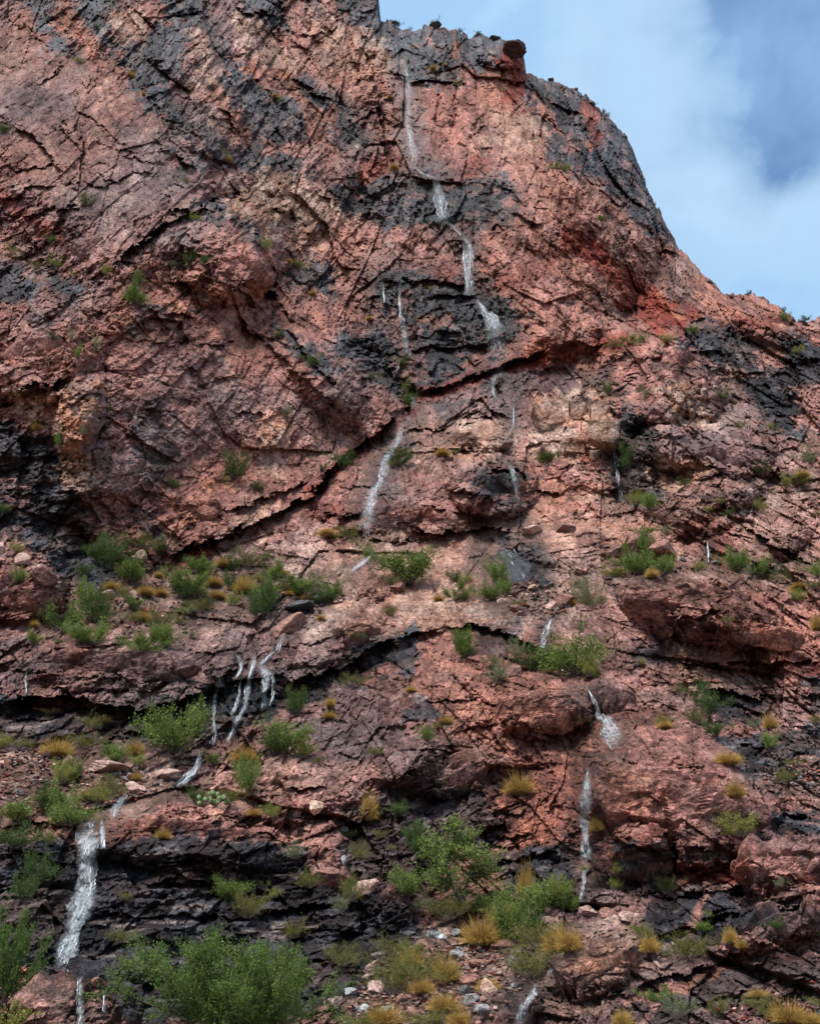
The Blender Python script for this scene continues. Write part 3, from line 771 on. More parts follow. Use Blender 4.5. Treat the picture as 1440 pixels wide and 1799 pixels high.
for p, s in [([(608, 1440), (700, 1400), (770, 1388), (845, 1400), (884, 1440), (872, 1472), (800, 1522), (722, 1625), (640, 1605), (600, 1500)], 0.8),
             ([(1085, 1752), (1200, 1716), (1320, 1690), (1460, 1688), (1460, 1742), (1300, 1762), (1200, 1810), (1070, 1810)], 0.75), ([(560, 1222), (700, 1192), (762, 1252), (700, 1292), (620, 1332), (530, 1332), (518, 1300)], 0.55),
             ([(985, 655), (1060, 648), (1084, 690), (1020, 702), (950, 692), (870, 690), (850, 668)], 0.7), ([(270, 700), (302, 740), (302, 800), (292, 846), (258, 842), (248, 790), (222, 730)], 0.75), ([(235, 895), (280, 925), (284, 962), (250, 945)], 0.75),
             ([(290, 415), (335, 405), (345, 440), (300, 450)], 0.6), ([(560, 520), (650, 520), (690, 580), (640, 590), (590, 570)], 0.5), ([(150, 310), (200, 340), (170, 380), (140, 450), (120, 400)], 0.35), ([(0, 1120), (200, 1170), (300, 1180), (330, 1215), (0, 1215)], 0.5),
             ([(1140, 880), (1180, 870), (1230, 900), (1180, 925)], 0.45), ([(1210, 860), (1330, 870), (1320, 900), (1240, 890)], 0.4), ([(20, 480), (200, 500), (180, 560), (60, 560)], 0.4), ([(240, 540), (262, 560), (262, 605), (240, 590)], 0.7),
             ([(600, 520), (620, 700), (700, 700), (690, 600)], 0.3), ([(700, 1400), (640, 1330), (760, 1290), (880, 1330), (860, 1400)], 0.45), ([(1330, 690), (1380, 690), (1400, 760), (1340, 750)], 0.8), ([(760, 1220), (720, 1250), (720, 1265), (760, 1255)], 0.8),
             ([(1115, 1135), (1160, 1135), (1165, 1165), (1115, 1160)], 0.7), ([(820, 1100), (900, 1105), (890, 1155), (825, 1150)], 0.75), ([(780, 720), (805, 720), (805, 745), (783, 748)], 0.8), ([(340, 620), (390, 630), (380, 700), (345, 690)], 0.4), ([(280, 550), (340, 600), (330, 660), (275, 640)], 0.35)]:
    patch('blk', p, s)
# ochre, red and pale rock
for p, s in [([(940, 702), (1066, 694), (1078, 805), (1030, 815), (985, 795), (945, 784)], 0.85), ([(1168, 690), (1204, 668), (1244, 722), (1222, 744), (1180, 722)], 0.85), ([(98, 722), (168, 680), (162, 772), (120, 772)], 0.85), ([(105, 790), (158, 800), (158, 855), (114, 842)], 0.8),
             ([(28, 690), (102, 688), (112, 742), (40, 744)], 0.8), ([(468, 738), (502, 744), (492, 832), (462, 834)], 0.75), ([(820, 740), (882, 745), (888, 782), (830, 792)], 0.75), ([(200, 30), (250, 28), (252, 70), (206, 62)], 0.7), ([(410, 30), (478, 68), (524, 120), (482, 132), (432, 82)], 0.7),
             ([(392, 318), (480, 310), (560, 330), (602, 402), (560, 432), (470, 402), (410, 362)], 0.75), ([(560, 50), (640, 62), (690, 110), (640, 150), (560, 110)], 0.6), ([(856, 200), (952, 210), (942, 262), (850, 252)], 0.6), ([(1180, 1128), (1322, 1130), (1312, 1168), (1190, 1166)], 0.7), ([(1200, 1178), (1344, 1180), (1332, 1202), (1220, 1200)], 0.65),
             ([(1160, 815), (1230, 825), (1200, 845), (1170, 850)], 0.7), ([(660, 940), (700, 945), (690, 975), (620, 970)], 0.5), ([(430, 880), (480, 870), (470, 920), (400, 930)], 0.6), ([(350, 60), (372, 110), (380, 200), (430, 240), (410, 245), (370, 190), (350, 120)], 0.7), ([(1020, 1640), (1110, 1640), (1120, 1690), (1000, 1700)], 0.55),
             ([(600, 395), (640, 390), (625, 470), (600, 500)], 0.6), ([(820, 1500), (860, 1540), (880, 1570), (830, 1560)], 0.5), ([(700, 740), (830, 760), (820, 800), (690, 800)], 0.35), ([(1265, 650), (1300, 650), (1290, 690), (1265, 690)], 0.4)]:
    patch('tan', p, s)
stroke('org', [(1022, 760), (1026, 806)], 9, 0.8)
stroke('red', [(1030, 812), (1076, 800)], 14, 0.5)
for p, s in [([(500, 470), (640, 470), (640, 540), (560, 560), (500, 520)], 0.0), ([(1330, 590), (1365, 600), (1370, 640), (1335, 630)], 0.7), ([(1402, 680), (1445, 685), (1450, 735), (1410, 730)], 0.8), ([(490, 520), (560, 530), (590, 570), (560, 590), (500, 565)], 0.8),
             ([(600, 400), (650, 400), (650, 560), (630, 580), (600, 540)], 0.7), ([(690, 560), (720, 580), (745, 660), (720, 660), (700, 620)], 0.7), ([(540, 250), (600, 270), (640, 300), (560, 330), (545, 300)], 0.7)]:
    if s: patch('pink', p, s)
for poly, w, s in [([(1000, 415), (1050, 450), (1100, 500), (1150, 535), (1185, 556)], 30, 0.9), ([(1110, 530), (1160, 560), (1200, 545)], 40, 0.8), ([(905, 640), (1000, 618), (1100, 596)], 14, 0.7), ([(720, 702), (800, 674), (870, 648), (960, 612)], 16, 0.75), ([(300, 988), (360, 968)], 16, 0.9),
                   ([(540, 876), (600, 815), (650, 778), (720, 722)], 16, 0.7), ([(780, 480), (860, 500), (960, 470)], 26, 0.35), ([(0, 340), (60, 385), (110, 430)], 16, 0.5), ([(645, 300), (690, 282), (725, 290)], 22, 0.6), ([(895, 95), (912, 130), (900, 165)], 22, 0.8), ([(1035, 185), (1042, 255)], 10, 0.6),
                   ([(780, 335), (790, 320), (850, 290)], 12, 0.5), ([(540, 900), (640, 890), (760, 905)], 20, 0.4), ([(1240, 930), (1265, 960), (1260, 980)], 30, 0.5), ([(1300, 1530), (1200, 1535)], 20, 0.7), ([(255, 1075), (290, 1085)], 10, 0.5), ([(1300, 570), (1350, 572)], 14, 0.5), ([(1440, 1170), (1340, 1170), (1250, 1168)], 10, 0.5),
                   ([(195, 1475), (215, 1450)], 24, 0.4), ([(560, 1500), (590, 1530)], 30, 0.3)]:
    stroke('red', poly, w * 1.1, min(1, s * 1.15))
for poly, w, s in [([(440, 120), (500, 135), (545, 190), (555, 240)], 12, 0.8), ([(375, 160), (400, 200), (430, 240)], 18, 0.7), ([(118, 0), (105, 50)], 18, 0.8), ([(125, 40), (150, 75), (180, 105)], 22, 0.8), ([(560, 130), (620, 170), (680, 240), (700, 290)], 26, 0.4), ([(470, 255), (520, 268)], 8, 0.8),
                   ([(940, 165), (965, 205), (985, 240), (1014, 272)], 7, 0.9), ([(1240, 1575), (1225, 1605), (1208, 1640)], 9, 0.95), ([(1155, 1758), (1140, 1780), (1130, 1800)], 9, 0.95), ([(370, 1318), (440, 1286), (520, 1255), (570, 1235)], 16, 0.85), ([(350, 1435), (400, 1432), (470, 1460), (540, 1475)], 16, 0.6),
                   ([(700, 520), (720, 540), (740, 560), (780, 560)], 10, 0.7), ([(1100, 1760), (1200, 1730), (1320, 1680), (1440, 1640)], 10, 0.7)]:
    stroke('pink' if w < 10 or w == 16 else 'org', poly, w, s)
for poly, w, s in [([(430, 60), (460, 85), (480, 100)], 24, 0.5), ([(1290, 480), (1180, 460), (1190, 520)], 24, 0.45), ([(1180, 480), (1200, 530)], 30, 0.5), ([(600, 250), (640, 265)], 20, 0.4), ([(1140, 1690), (1200, 1650)], 12, 0.7), ([(700, 780), (800, 770)], 10, 0.4), ([(1370, 880), (1300, 890)], 16, 0.5),
                   ([(180, 900), (150, 940)], 14, 0.5), ([(1200, 1780), (1280, 1760), (1330, 1740)], 14, 0.6), ([(700, 1440), (640, 1455)], 14, 0.6), ([(560, 1290), (660, 1300)], 14, 0.6), ([(190, 1290), (230, 1280)], 12, 0.6)]:
    stroke('grey', poly, w, s)

# ------------------------------------------------------------------ waterfalls: centre lines (photo px, width px)
FALLS = [
    ('slender white waterfall dropping from the black rim at the top of the pink wall', 0.7, [[(709, 98, 4), (714, 130, 9), (718, 170, 8), (716, 210, 9), (722, 250, 11), (727, 272, 13), (724, 296, 9)], [(724, 292, 5), (742, 304, 4), (762, 312, 4)]]),
    ('misty white fall over the dark band below the topmost waterfall', 0.75, [[(762, 312, 6), (770, 340, 13), (776, 368, 19), (780, 390, 22)], [(778, 385, 7), (798, 402, 4), (814, 416, 5)]]),
    ('straight white fall in the middle of the high pink wall', 0.85, [[(815, 416, 8), (822, 440, 11), (823, 480, 11), (825, 518, 13)], [(812, 425, 3), (816, 470, 4), (820, 516, 5)]]),
    ('spreading white fan of water on the black rock under the straight high fall', 0.9, [[(836, 526, 5), (850, 545, 9), (864, 565, 22), (876, 588, 32)]]),
    ('faint veil of spray down the grey rock at the foot of the high wall', 0.3, [[(876, 588, 26), (874, 620, 28), (870, 655, 24)]]),
    ('thin two stranded trickle left of the high wall falls', 0.7, [[(703, 482, 3), (701, 540, 5), (707, 570, 8), (712, 600, 10), (716, 628, 7)], [(672, 500, 3), (674, 532, 3)], [(699, 638, 3), (697, 655, 3)]]),
    ('short white trickle in the narrow gully beside the hanging green plant', 0.7, [[(719, 690, 5), (724, 703, 6), (729, 716, 8)]]),
    ('little web of water bending round the ledge below the spray veil', 0.65, [[(892, 655, 5), (868, 662, 7), (865, 682, 6), (872, 702, 5)], [(902, 712, 3), (901, 745, 4), (893, 768, 3)]]),
    ('long winding white cascade down the layered pink ramp', 0.85, [[(720, 732, 5), (705, 752, 8), (697, 775, 8), (682, 800, 12), (671, 830, 12), (667, 848, 8), (655, 865, 13), (648, 890, 18), (645, 920, 18), (643, 942, 15)]]),
    ('bright slanting chute of water on the smooth rock left of the big round shrub', 0.9, [[(655, 970, 4), (640, 985, 7), (612, 1008, 6)]]),
    ('small fall over the black hollow of a rounded pink ledge', 0.8, [[(893, 815, 4), (900, 830, 8), (905, 850, 9), (908, 874, 5)]]),
    ('small fall beside the tan fractured block', 0.75, [[(1077, 792, 4), (1082, 820, 5), (1086, 850, 7), (1089, 880, 9)]]),
    ('thin sheet of water over the dark wet slab in the middle of the bench', 0.3, [[(880, 965, 14), (900, 990, 40), (905, 1022, 60)]]),
    ('short spout of water among the green shrubs of the bench', 0.8, [[(559, 1040, 5), (552, 1052, 7), (543, 1064, 9)]]),
    ('triangle of white water just above the three stranded cascade', 0.7, [[(497, 1112, 5), (492, 1128, 9), (487, 1144, 7)]]),
    ('three stranded white cascade down the black gully at left', 0.85, [[(416, 1150, 6), (424, 1170, 8), (408, 1196, 4)], [(388, 1192, 4), (378, 1222, 7), (375, 1260, 6), (377, 1290, 8), (373, 1308, 10)], [(440, 1180, 10), (434, 1215, 12), (428, 1246, 9), (412, 1275, 11), (400, 1306, 11)], [(456, 1162, 16), (466, 1190, 15), (463, 1220, 8), (464, 1246, 14)], [(476, 1178, 5), (480, 1205, 6), (474, 1240, 8)], [(422, 1196, 4), (418, 1230, 5), (404, 1262, 5)], [(448, 1150, 6), (444, 1172, 8), (436, 1196, 6)], [(486, 1140, 4), (470, 1156, 6), (455, 1166, 8)]]),
    ('bright chute of water between red slabs below the three stranded cascade', 0.95, [[(350, 1320, 5), (346, 1345, 11), (326, 1368, 14), (308, 1380, 7)]]),
    ('rounded white spill over a boulder just above the wide lower waterfall', 0.9, [[(224, 1396, 7), (206, 1416, 17), (196, 1437, 15)]]),
    ('wide white waterfall down the black lower cliff at left', 0.95, [[(158, 1436, 24), (153, 1465, 38), (155, 1500, 33), (152, 1540, 32), (148, 1580, 38), (135, 1612, 32), (125, 1645, 32), (113, 1685, 34), (112, 1706, 24)], [(176, 1438, 6), (180, 1460, 8), (180, 1490, 10)]]),
    ('narrow white stream over the rounded red outcrop at bottom left', 0.9, [[(140, 1716, 11), (141, 1760, 11), (141, 1812, 12)]]),
    ('faint trickle right of the stream on the rounded red outcrop', 0.55, [[(182, 1738, 5), (183, 1780, 5)]]),
    ('small forked fall just left of the large shrub under the boulder steps', 0.85, [[(968, 1084, 4), (960, 1106, 12), (954, 1130, 8), (962, 1168, 13)]]),
    ('stepped fall ending in a broad white apron on the right mound', 0.9, [[(1027, 1204, 5), (1044, 1234, 8), (1052, 1258, 11), (1066, 1268, 24), (1073, 1292, 28), (1078, 1316, 15)]]),
    ('tall straight waterfall dropping between the red mounds at lower right', 0.9, [[(1032, 1348, 4), (1030, 1376, 14), (1027, 1420, 20), (1028, 1470, 18), (1028, 1515, 14), (1024, 1550, 7), (1018, 1584, 8)]]),
    ('little curling stream at the bottom edge beside the pink ledges', 0.9, [[(941, 1728, 9), (933, 1752, 10), (916, 1774, 15), (909, 1812, 22)], [(968, 1700, 5), (960, 1714, 6)]]),
    ('pale thin trickle on the slab left of the orange rock at right', 0.5, [[(1241, 944, 4), (1243, 988, 5)]]),
    ('hair thin white trickle on the grey ledge at far left', 0.7, [[(47, 1178, 3), (46, 1226, 3)]]),
]
for lab, dn, strands in FALLS:
    for s in strands:
        line = [(p[0], p[1]) for p in s]
        wmax = max(p[2] for p in s)
        wet(line, wmax * 1.8 + 16, 0.9)
for p, w in [([(890, 930), (900, 1000)], 70), ([(420, 1200), (440, 1290)], 110), ([(150, 1480), (120, 1700)], 110), ([(680, 500), (760, 660)], 120), ([(840, 540), (870, 640)], 80), ([(730, 330), (800, 350)], 80), ([(260, 1290), (340, 1265)], 40)]:
    wet(p, w, 0.5)
for p, w in [([(724, 296), (742, 306), (762, 312)], 16), ([(780, 388), (800, 404), (815, 416)], 22), ([(825, 516), (838, 528)], 24), ([(876, 590), (872, 656)], 40), ([(872, 700), (900, 715), (893, 768), (893, 815)], 22), ([(908, 872), (900, 930), (905, 1020)], 34),
             ([(728, 716), (720, 733)], 16), ([(642, 940), (655, 970), (612, 1008), (558, 1040)], 18), ([(543, 1064), (520, 1090), (497, 1112)], 22), ([(487, 1144), (456, 1162), (416, 1150)], 30), ([(374, 1306), (350, 1320)], 20), ([(308, 1380), (224, 1396)], 24),
             ([(196, 1436), (160, 1440)], 24), ([(112, 1706), (140, 1716)], 24), ([(962, 1168), (1000, 1190), (1028, 1204)], 20), ([(1078, 1316), (1050, 1340), (1032, 1350)], 22), ([(1018, 1582), (1000, 1640), (966, 1700), (941, 1728)], 22), ([(1040, 1220), (1058, 1260)], 26), ([(716, 640), (716, 690)], 18), ([(1060, 1225), (1062, 1262)], 14)]:
    wet(p, w, 0.75)
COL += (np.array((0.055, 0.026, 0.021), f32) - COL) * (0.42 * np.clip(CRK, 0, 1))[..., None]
COL *= (1 - 0.52 * WET)[..., None]
COL = np.clip(COL, 0.012, 0.75)
gl = np.clip(0.45 * KW + WET * 1.0, 0, 1)

# ------------------------------------------------------------------ final surface
damp = np.clip(1 - EX / 30.0, 0.15, 1)
GAINc = GAIN * (1 + 0.1 * KW)
D = DISP * GAINc * 0.9 + STRAT * (STR_W + 0.8 * KW) * 1.3 + 0.07 * ROUGH * (0.6 + 0.4 * GAIN) + BIG * 0.35 + FINE * 0.045 + LAM * np.clip(PIX * 0.9, 0.015, 0.05) * (0.7 + 0.9 * KW)
D = (D * damp).astype(f32)
Yf = Y0 - FE * MPP * damp * 1.65 - D * 0.92
PT = unproject(PX, PYc, Yf) + NRM * (0.12 * D[..., None])
PT = PT.astype(f32)

# the mountainside is split where its rock bodies meet
REG = np.zeros((NR, NC), np.int8)
REGN = ['cliff', 'cliff_buttress', 'ridge', 'rock_bench', 'rock_slope', 'cliff_band', 'scree_slope', 'rock_mounds', 'rock_ledges']


def reg(k, poly):
    REG[inside(poly, XW, YW)] = k


reg(4, [(-1200, 1100), (250, 1150), (560, 1060), (1100, 1080), (1180, 1160), (2600, 1160), (2600, 2300), (-1200, 2300)])
reg(3, [(-1200, 1100), (-1200, 985), (290, 985), (440, 925), (545, 870), (700, 728), (900, 640), (1000, 800), (1080, 880), (1200, 880), (2600, 900), (2600, 1020), (1300, 1015), (1100, 1080), (560, 1075), (240, 1150)])
reg(1, [(-1200, 470), (190, 468), (300, 388), (384, 352), (480, 450), (600, 640), (705, 728), (545, 872), (440, 922), (288, 988), (100, 1000), (-1200, 960)])
reg(2, [(880, 655), (1000, 605), (1180, 560), (1270, 512), (2600, 520), (2600, 910), (1200, 885), (1080, 885), (1000, 800)])
reg(5, [(-1200, 1440), (180, 1440), (360, 1430), (540, 1470), (620, 1570), (720, 1600), (720, 1650), (640, 1740), (560, 1770), (230, 1830), (-1200, 1700)])
reg(6, [(640, 1650), (800, 1610), (960, 1640), (960, 1700), (880, 1765), (830, 1830), (830, 2300), (540, 2300), (560, 1770)])
reg(7, [(890, 1170), (1010, 1180), (1180, 1190), (1290, 1290), (1350, 1400), (1460, 1440), (2600, 1440), (2600, 1570), (1300, 1580), (1080, 1570), (1000, 1500), (1010, 1340), (900, 1300)])
reg(8, [(960, 1640), (1080, 1570), (1300, 1580), (2600, 1570), (2600, 2300), (860, 2300), (830, 1830), (900, 1760)])


# ------------------------------------------------------------------ materials
def new_mat(name):
    m = bpy.data.materials.new(name)
    m.use_nodes = True
    t = m.node_tree
    t.nodes.clear()
    o = N(t, 'ShaderNodeOutputMaterial')
    return m, t, o


def mat_rock():
    m, t, o = new_mat('rock')
    b = N(t, 'ShaderNodeBsdfPrincipled')
    at = N(t, 'ShaderNodeAttribute'); at.attribute_name = 'Col'
    gla = N(t, 'ShaderNodeAttribute'); gla.attribute_name = 'Gloss'
    tc = N(t, 'ShaderNodeTexCoord')
    n1 = N(t, 'ShaderNodeTexNoise', Scale=5.0, Detail=8.0, Roughness=0.68)
    n2 = N(t, 'ShaderNodeTexNoise', Scale=24.0, Detail=5.0, Roughness=0.72)
    vr = N(t, 'ShaderNodeTexVoronoi', Scale=4.5)
    vr.feature = 'DISTANCE_TO_EDGE'
    for n in (n1, n2):
        L(t, tc.outputs['Object'], n.inputs['Vector'])
    wv = N(t, 'ShaderNodeVectorMath'); wv.operation = 'MULTIPLY_ADD'
    L(t, n1.outputs['Color'], wv.inputs[0]); wv.inputs[1].default_value = (0.5, 0.5, 0.5)
    L(t, tc.outputs['Object'], wv.inputs[2])
    L(t, wv.outputs[0], vr.inputs['Vector'])
    v1 = ramp(t, n1.outputs[0], [(0.32, (0.42,) * 3), (0.5, (1.0,) * 3), (0.68, (1.6,) * 3)])
    v2 = ramp(t, n2.outputs[0], [(0.34, (0.5,) * 3), (0.52, (1.0,) * 3), (0.68, (1.55,) * 3)])
    c = mixc(t, 1.0, at.outputs['Color'], v1, 'MULTIPLY')
    c = mixc(t, 1.0, c, v2, 'MULTIPLY')
    L(t, c, b.inputs['Base Color'])
    rg = mth(t, 'MULTIPLY_ADD', gla.outputs['Fac'], -0.6, 0.9)
    rg = mth(t, 'MULTIPLY_ADD', mth(t, 'SUBTRACT', n2.outputs[0], 0.5), 0.25, rg, clamp=True)
    L(t, rg, b.inputs['Roughness'])
    L(t, mth(t, 'MULTIPLY_ADD', gla.outputs['Fac'], 0.30, 0.12), b.inputs['Specular IOR Level'])
    h = mth(t, 'ADD', mth(t, 'MULTIPLY', n1.outputs[0], 1.0), mth(t, 'MULTIPLY', n2.outputs[0], 0.35))
    h = mth(t, 'ADD', h, mth(t, 'MULTIPLY', mth(t, 'MINIMUM', vr.outputs['Distance'], 0.08), 2.2))
    bp = N(t, 'ShaderNodeBump', Strength=1.0, Distance=0.17)
    L(t, h, bp.inputs['Height'])
    L(t, bp.outputs[0], b.inputs['Normal'])
    L(t, b.outputs[0], o.inputs[0])
    return m


def mat_stone(name, c1, c2, spec=0.25):
    m, t, o = new_mat(name)
    b = N(t, 'ShaderNodeBsdfPrincipled', Roughness=0.85)
    b.inputs['Specular IOR Level'].default_value = spec
    tc = N(t, 'ShaderNodeTexCoord'); oi = N(t, 'ShaderNodeObjectInfo')
    gm = N(t, 'ShaderNodeNewGeometry')
    n1 = N(t, 'ShaderNodeTexNoise', Scale=4.0, Detail=7.0, Roughness=0.65)
    L(t, gm.outputs['Position'], n1.inputs['Vector'])
    n2 = N(t, 'ShaderNodeTexNoise', Scale=16.0, Detail=4.0, Roughness=0.7)
    L(t, gm.outputs['Position'], n2.inputs['Vector'])
    f = ramp(t, n1.outputs[0], [(0.40, (0,) * 3), (0.58, (1,) * 3)])
    c = mixc(t, f, (*c1, 1), (*c2, 1))
    rv = mth(t, 'MULTIPLY_ADD', oi.outputs['Random'], 0.6, 0.65)
    c = mixc(t, 1.0, c, rv, 'MULTIPLY')
    c = mixc(t, 1.0, c, ramp(t, n2.outputs[0], [(0.34, (0.5,) * 3), (0.66, (1.5,) * 3)]), 'MULTIPLY')
    L(t, c, b.inputs['Base Color'])
    bp = N(t, 'ShaderNodeBump', Strength=1.0, Distance=0.06)
    L(t, mth(t, 'ADD', n1.outputs[0], mth(t, 'MULTIPLY', n2.outputs[0], 0.4)), bp.inputs['Height'])
    L(t, bp.outputs[0], b.inputs['Normal'])
    L(t, b.outputs[0], o.inputs[0])
    return m


def mat_leaf(name, c1, c2, trans=0.3):
    m, t, o = new_mat(name)
    at = N(t, 'ShaderNodeAttribute'); at.attribute_name = 'Tint'
    oi = N(t, 'ShaderNodeObjectInfo')
    f = mth(t, 'ADD', mth(t, 'MULTIPLY', at.outputs['Fac'], 0.75), mth(t, 'MULTIPLY', oi.outputs['Random'], 0.3), clamp=True)
    c = mixc(t, f, (*c1, 1), (*c2, 1))
    d = N(t, 'ShaderNodeBsdfDiffuse'); tr = N(t, 'ShaderNodeBsdfTranslucent')
    L(t, c, d.inputs[0]); L(t, c, tr.inputs[0])
    mx = N(t, 'ShaderNodeMixShader'); mx.inputs[0].default_value = trans
    L(t, d.outputs[0], mx.inputs[1]); L(t, tr.outputs[0], mx.inputs[2])
    L(t, mx.outputs[0], o.inputs[0])
    return m


def mat_plain(name, c, rough=0.9):
    m, t, o = new_mat(name)
    b = N(t, 'ShaderNodeBsdfPrincipled', Roughness=rough)
    gm = N(t, 'ShaderNodeNewGeometry')
    n1 = N(t, 'ShaderNodeTexNoise', Scale=14.0, Detail=4.0)
    L(t, gm.outputs['Position'], n1.inputs['Vector'])
    L(t, mixc(t, 1.0, (*c, 1), ramp(t, n1.outputs[0], [(0.3, (0.6,) * 3), (0.7, (1.4,) * 3)]), 'MULTIPLY'), b.inputs['Base Color'])
    L(t, b.outputs[0], o.inputs[0])
    return m


def mat_water():
    m, t, o = new_mat('falling_water')
    uv = N(t, 'ShaderNodeUVMap')
    sp = N(t, 'ShaderNodeSeparateXYZ')
    L(t, uv.outputs[0], sp.inputs[0])
    da = N(t, 'ShaderNodeAttribute'); da.attribute_name = 'Density'
    mp = N(t, 'ShaderNodeMapping'); mp.inputs['Scale'].default_value = (4.5, 0.8, 1)
    wa = N(t, 'ShaderNodeAttribute'); wa.attribute_name = 'Flow'
    L(t, wa.outputs['Vector'], mp.inputs['Vector'])
    n1 = N(t, 'ShaderNodeTexNoise', Scale=2.6, Detail=6.0, Roughness=0.72, Distortion=0.4)
    L(t, mp.outputs[0], n1.inputs['Vector'])
    n2 = N(t, 'ShaderNodeTexNoise', Scale=3.2, Detail=4.0, Roughness=0.7)
    L(t, wa.outputs['Vector'], n2.inputs['Vector'])
    e = mth(t, 'ABSOLUTE', mth(t, 'MULTIPLY_ADD', sp.outputs[0], 2.0, -1.0))
    edge = mth(t, 'SUBTRACT', 1.0, mth(t, 'POWER', e, 2.2))
    nn = mth(t, 'ADD', mth(t, 'MULTIPLY', n1.outputs[0], 0.75), mth(t, 'MULTIPLY', n2.outputs[0], 0.4))
    a = mth(t, 'ADD', nn, mth(t, 'MULTIPLY', edge, 0.22))
    a = mth(t, 'ADD', a, mth(t, 'MULTIPLY', da.outputs['Fac'], 0.32))
    a = mth(t, 'MULTIPLY', mth(t, 'SUBTRACT', a, 0.93), 3.6, clamp=True)
    a = mth(t, 'MULTIPLY', a, mth(t, 'MULTIPLY', edge, 2.5, clamp=True))
    a = mth(t, 'MULTIPLY', a, mth(t, 'MULTIPLY_ADD', da.outputs['Fac'], 0.6, 0.08))
    veil = mth(t, 'MULTIPLY', mth(t, 'MULTIPLY', edge, da.outputs['Fac']), mth(t, 'MULTIPLY_ADD', n1.outputs[0], 0.8, -0.18, clamp=True))
    a = mth(t, 'MAXIMUM', a, mth(t, 'MULTIPLY', veil, 0.75))
    b = N(t, 'ShaderNodeBsdfPrincipled', Roughness=0.3)
    b.inputs['Base Color'].default_value = (0.74, 0.80, 0.84, 1)
    tl = N(t, 'ShaderNodeBsdfTranslucent'); tl.inputs[0].default_value = (0.8, 0.85, 0.88, 1)
    m2 = N(t, 'ShaderNodeMixShader'); m2.inputs[0].default_value = 0.25
    L(t, b.outputs[0], m2.inputs[1]); L(t, tl.outputs[0], m2.inputs[2])
    bp = N(t, 'ShaderNodeBump', Strength=0.6, Distance=0.1)
    L(t, n1.outputs[0], bp.inputs['Height']); L(t, bp.outputs[0], b.inputs['Normal'])
    tr = N(t, 'ShaderNodeBsdfTransparent')
    mx = N(t, 'ShaderNodeMixShader')
    L(t, a, mx.inputs[0]); L(t, tr.outputs[0], mx.inputs[1]); L(t, m2.outputs[0], mx.inputs[2])
    L(t, mx.outputs[0], o.inputs[0])
    return m


def mat_foam():
    m, t, o = new_mat('white_water')
    b = N(t, 'ShaderNodeBsdfPrincipled', Roughness=0.35)
    b.inputs['Base Color'].default_value = (0.80, 0.84, 0.87, 1)
    tl = N(t, 'ShaderNodeBsdfTranslucent'); tl.inputs[0].default_value = (0.8, 0.85, 0.88, 1)
    m2 = N(t, 'ShaderNodeMixShader'); m2.inputs[0].default_value = 0.3
    L(t, b.outputs[0], m2.inputs[1]); L(t, tl.outputs[0], m2.inputs[2])
    L(t, m2.outputs[0], o.inputs[0])
    return m


M_ROCK = mat_rock()
M_LEAF = {'H': mat_leaf('deep_green_leaves', (0.045, 0.090, 0.022), (0.165, 0.235, 0.065)), 'G': mat_leaf('green_leaves', (0.075, 0.112, 0.025), (0.235, 0.30, 0.085)), 'O': mat_leaf('olive_leaves', (0.085, 0.090, 0.024), (0.22, 0.21, 0.06)),
          'S': mat_leaf('grey_green_leaves', (0.12, 0.14, 0.075), (0.26, 0.28, 0.15)), 'Y': mat_leaf('dry_golden_grass', (0.24, 0.14, 0.035), (0.56, 0.37, 0.11)),
          'L': mat_leaf('yellow_green_leaves', (0.15, 0.17, 0.035), (0.31, 0.31, 0.08)), 'D': mat_leaf('dark_green_leaves', (0.045, 0.078, 0.022), (0.11, 0.165, 0.048))}
M_STEM = mat_plain('dark_bark', (0.060, 0.045, 0.036))
M_TWIG = mat_plain('grey_twigs', (0.16, 0.125, 0.095))
M_PAD = mat_plain('cactus_skin', (0.11, 0.155, 0.06), 0.9)
M_WATER = mat_water()
M_FOAM = mat_foam()
M_ST = {'brown': mat_stone('dark_brown_stone', (0.030, 0.022, 0.020), (0.110, 0.062, 0.050)), 'pink': mat_stone('pink_stone', (0.30, 0.165, 0.135), (0.48, 0.32, 0.27)), 'red': mat_stone('red_brown_stone', (0.135, 0.062, 0.048), (0.27, 0.135, 0.105)),
        'grey': mat_stone('grey_stone', (0.10, 0.098, 0.098), (0.26, 0.24, 0.23)), 'tan': mat_stone('tan_stone', (0.33, 0.185, 0.130), (0.49, 0.33, 0.255)),
        'white': mat_stone('pale_stone', (0.27, 0.26, 0.25), (0.46, 0.46, 0.45)), 'black': mat_stone('black_stone', (0.030, 0.032, 0.036), (0.085, 0.085, 0.088), 0.45)}

# ------------------------------------------------------------------ build the mountainside meshes
idx = np.arange(NR * NC).reshape(NR, NC)
q4 = np.stack([idx[:-1, :-1], idx[1:, :-1], idx[1:, 1:], idx[:-1, 1:]], -1).reshape(-1, 4)
fex = np.maximum.reduce([EX[:-1, :-1], EX[1:, :-1], EX[1:, 1:], EX[:-1, 1:]]).ravel()
keep = fex < 150
q4 = q4[keep]
freg = REG[:-1, :-1].ravel()[keep]
PTf, COLf, GLf = PT.reshape(-1, 3), COL.reshape(-1, 3), gl.ravel()
REG_LABEL = {
    'cliff': 'steep pink and black banded mountain face rising to the skyline', 'cliff_buttress': 'big pinkish rock buttress leaning over the ramp at left',
    'ridge': 'lower rocky ridge of red and black rock running out to the right', 'rock_bench': 'gently sloping pink rock bench dotted with shrubs in the middle',
    'rock_slope': 'broken pink rock slope with ledges below the shrubby bench', 'cliff_band': 'low black layered cliff at lower left beside the wide waterfall',
    'scree_slope': 'stony talus of loose broken rock at bottom centre', 'rock_mounds': 'rounded red rock mounds flanking the straight waterfall at lower right', 'rock_ledges': 'slanting pink and black rock ledges at bottom right'}
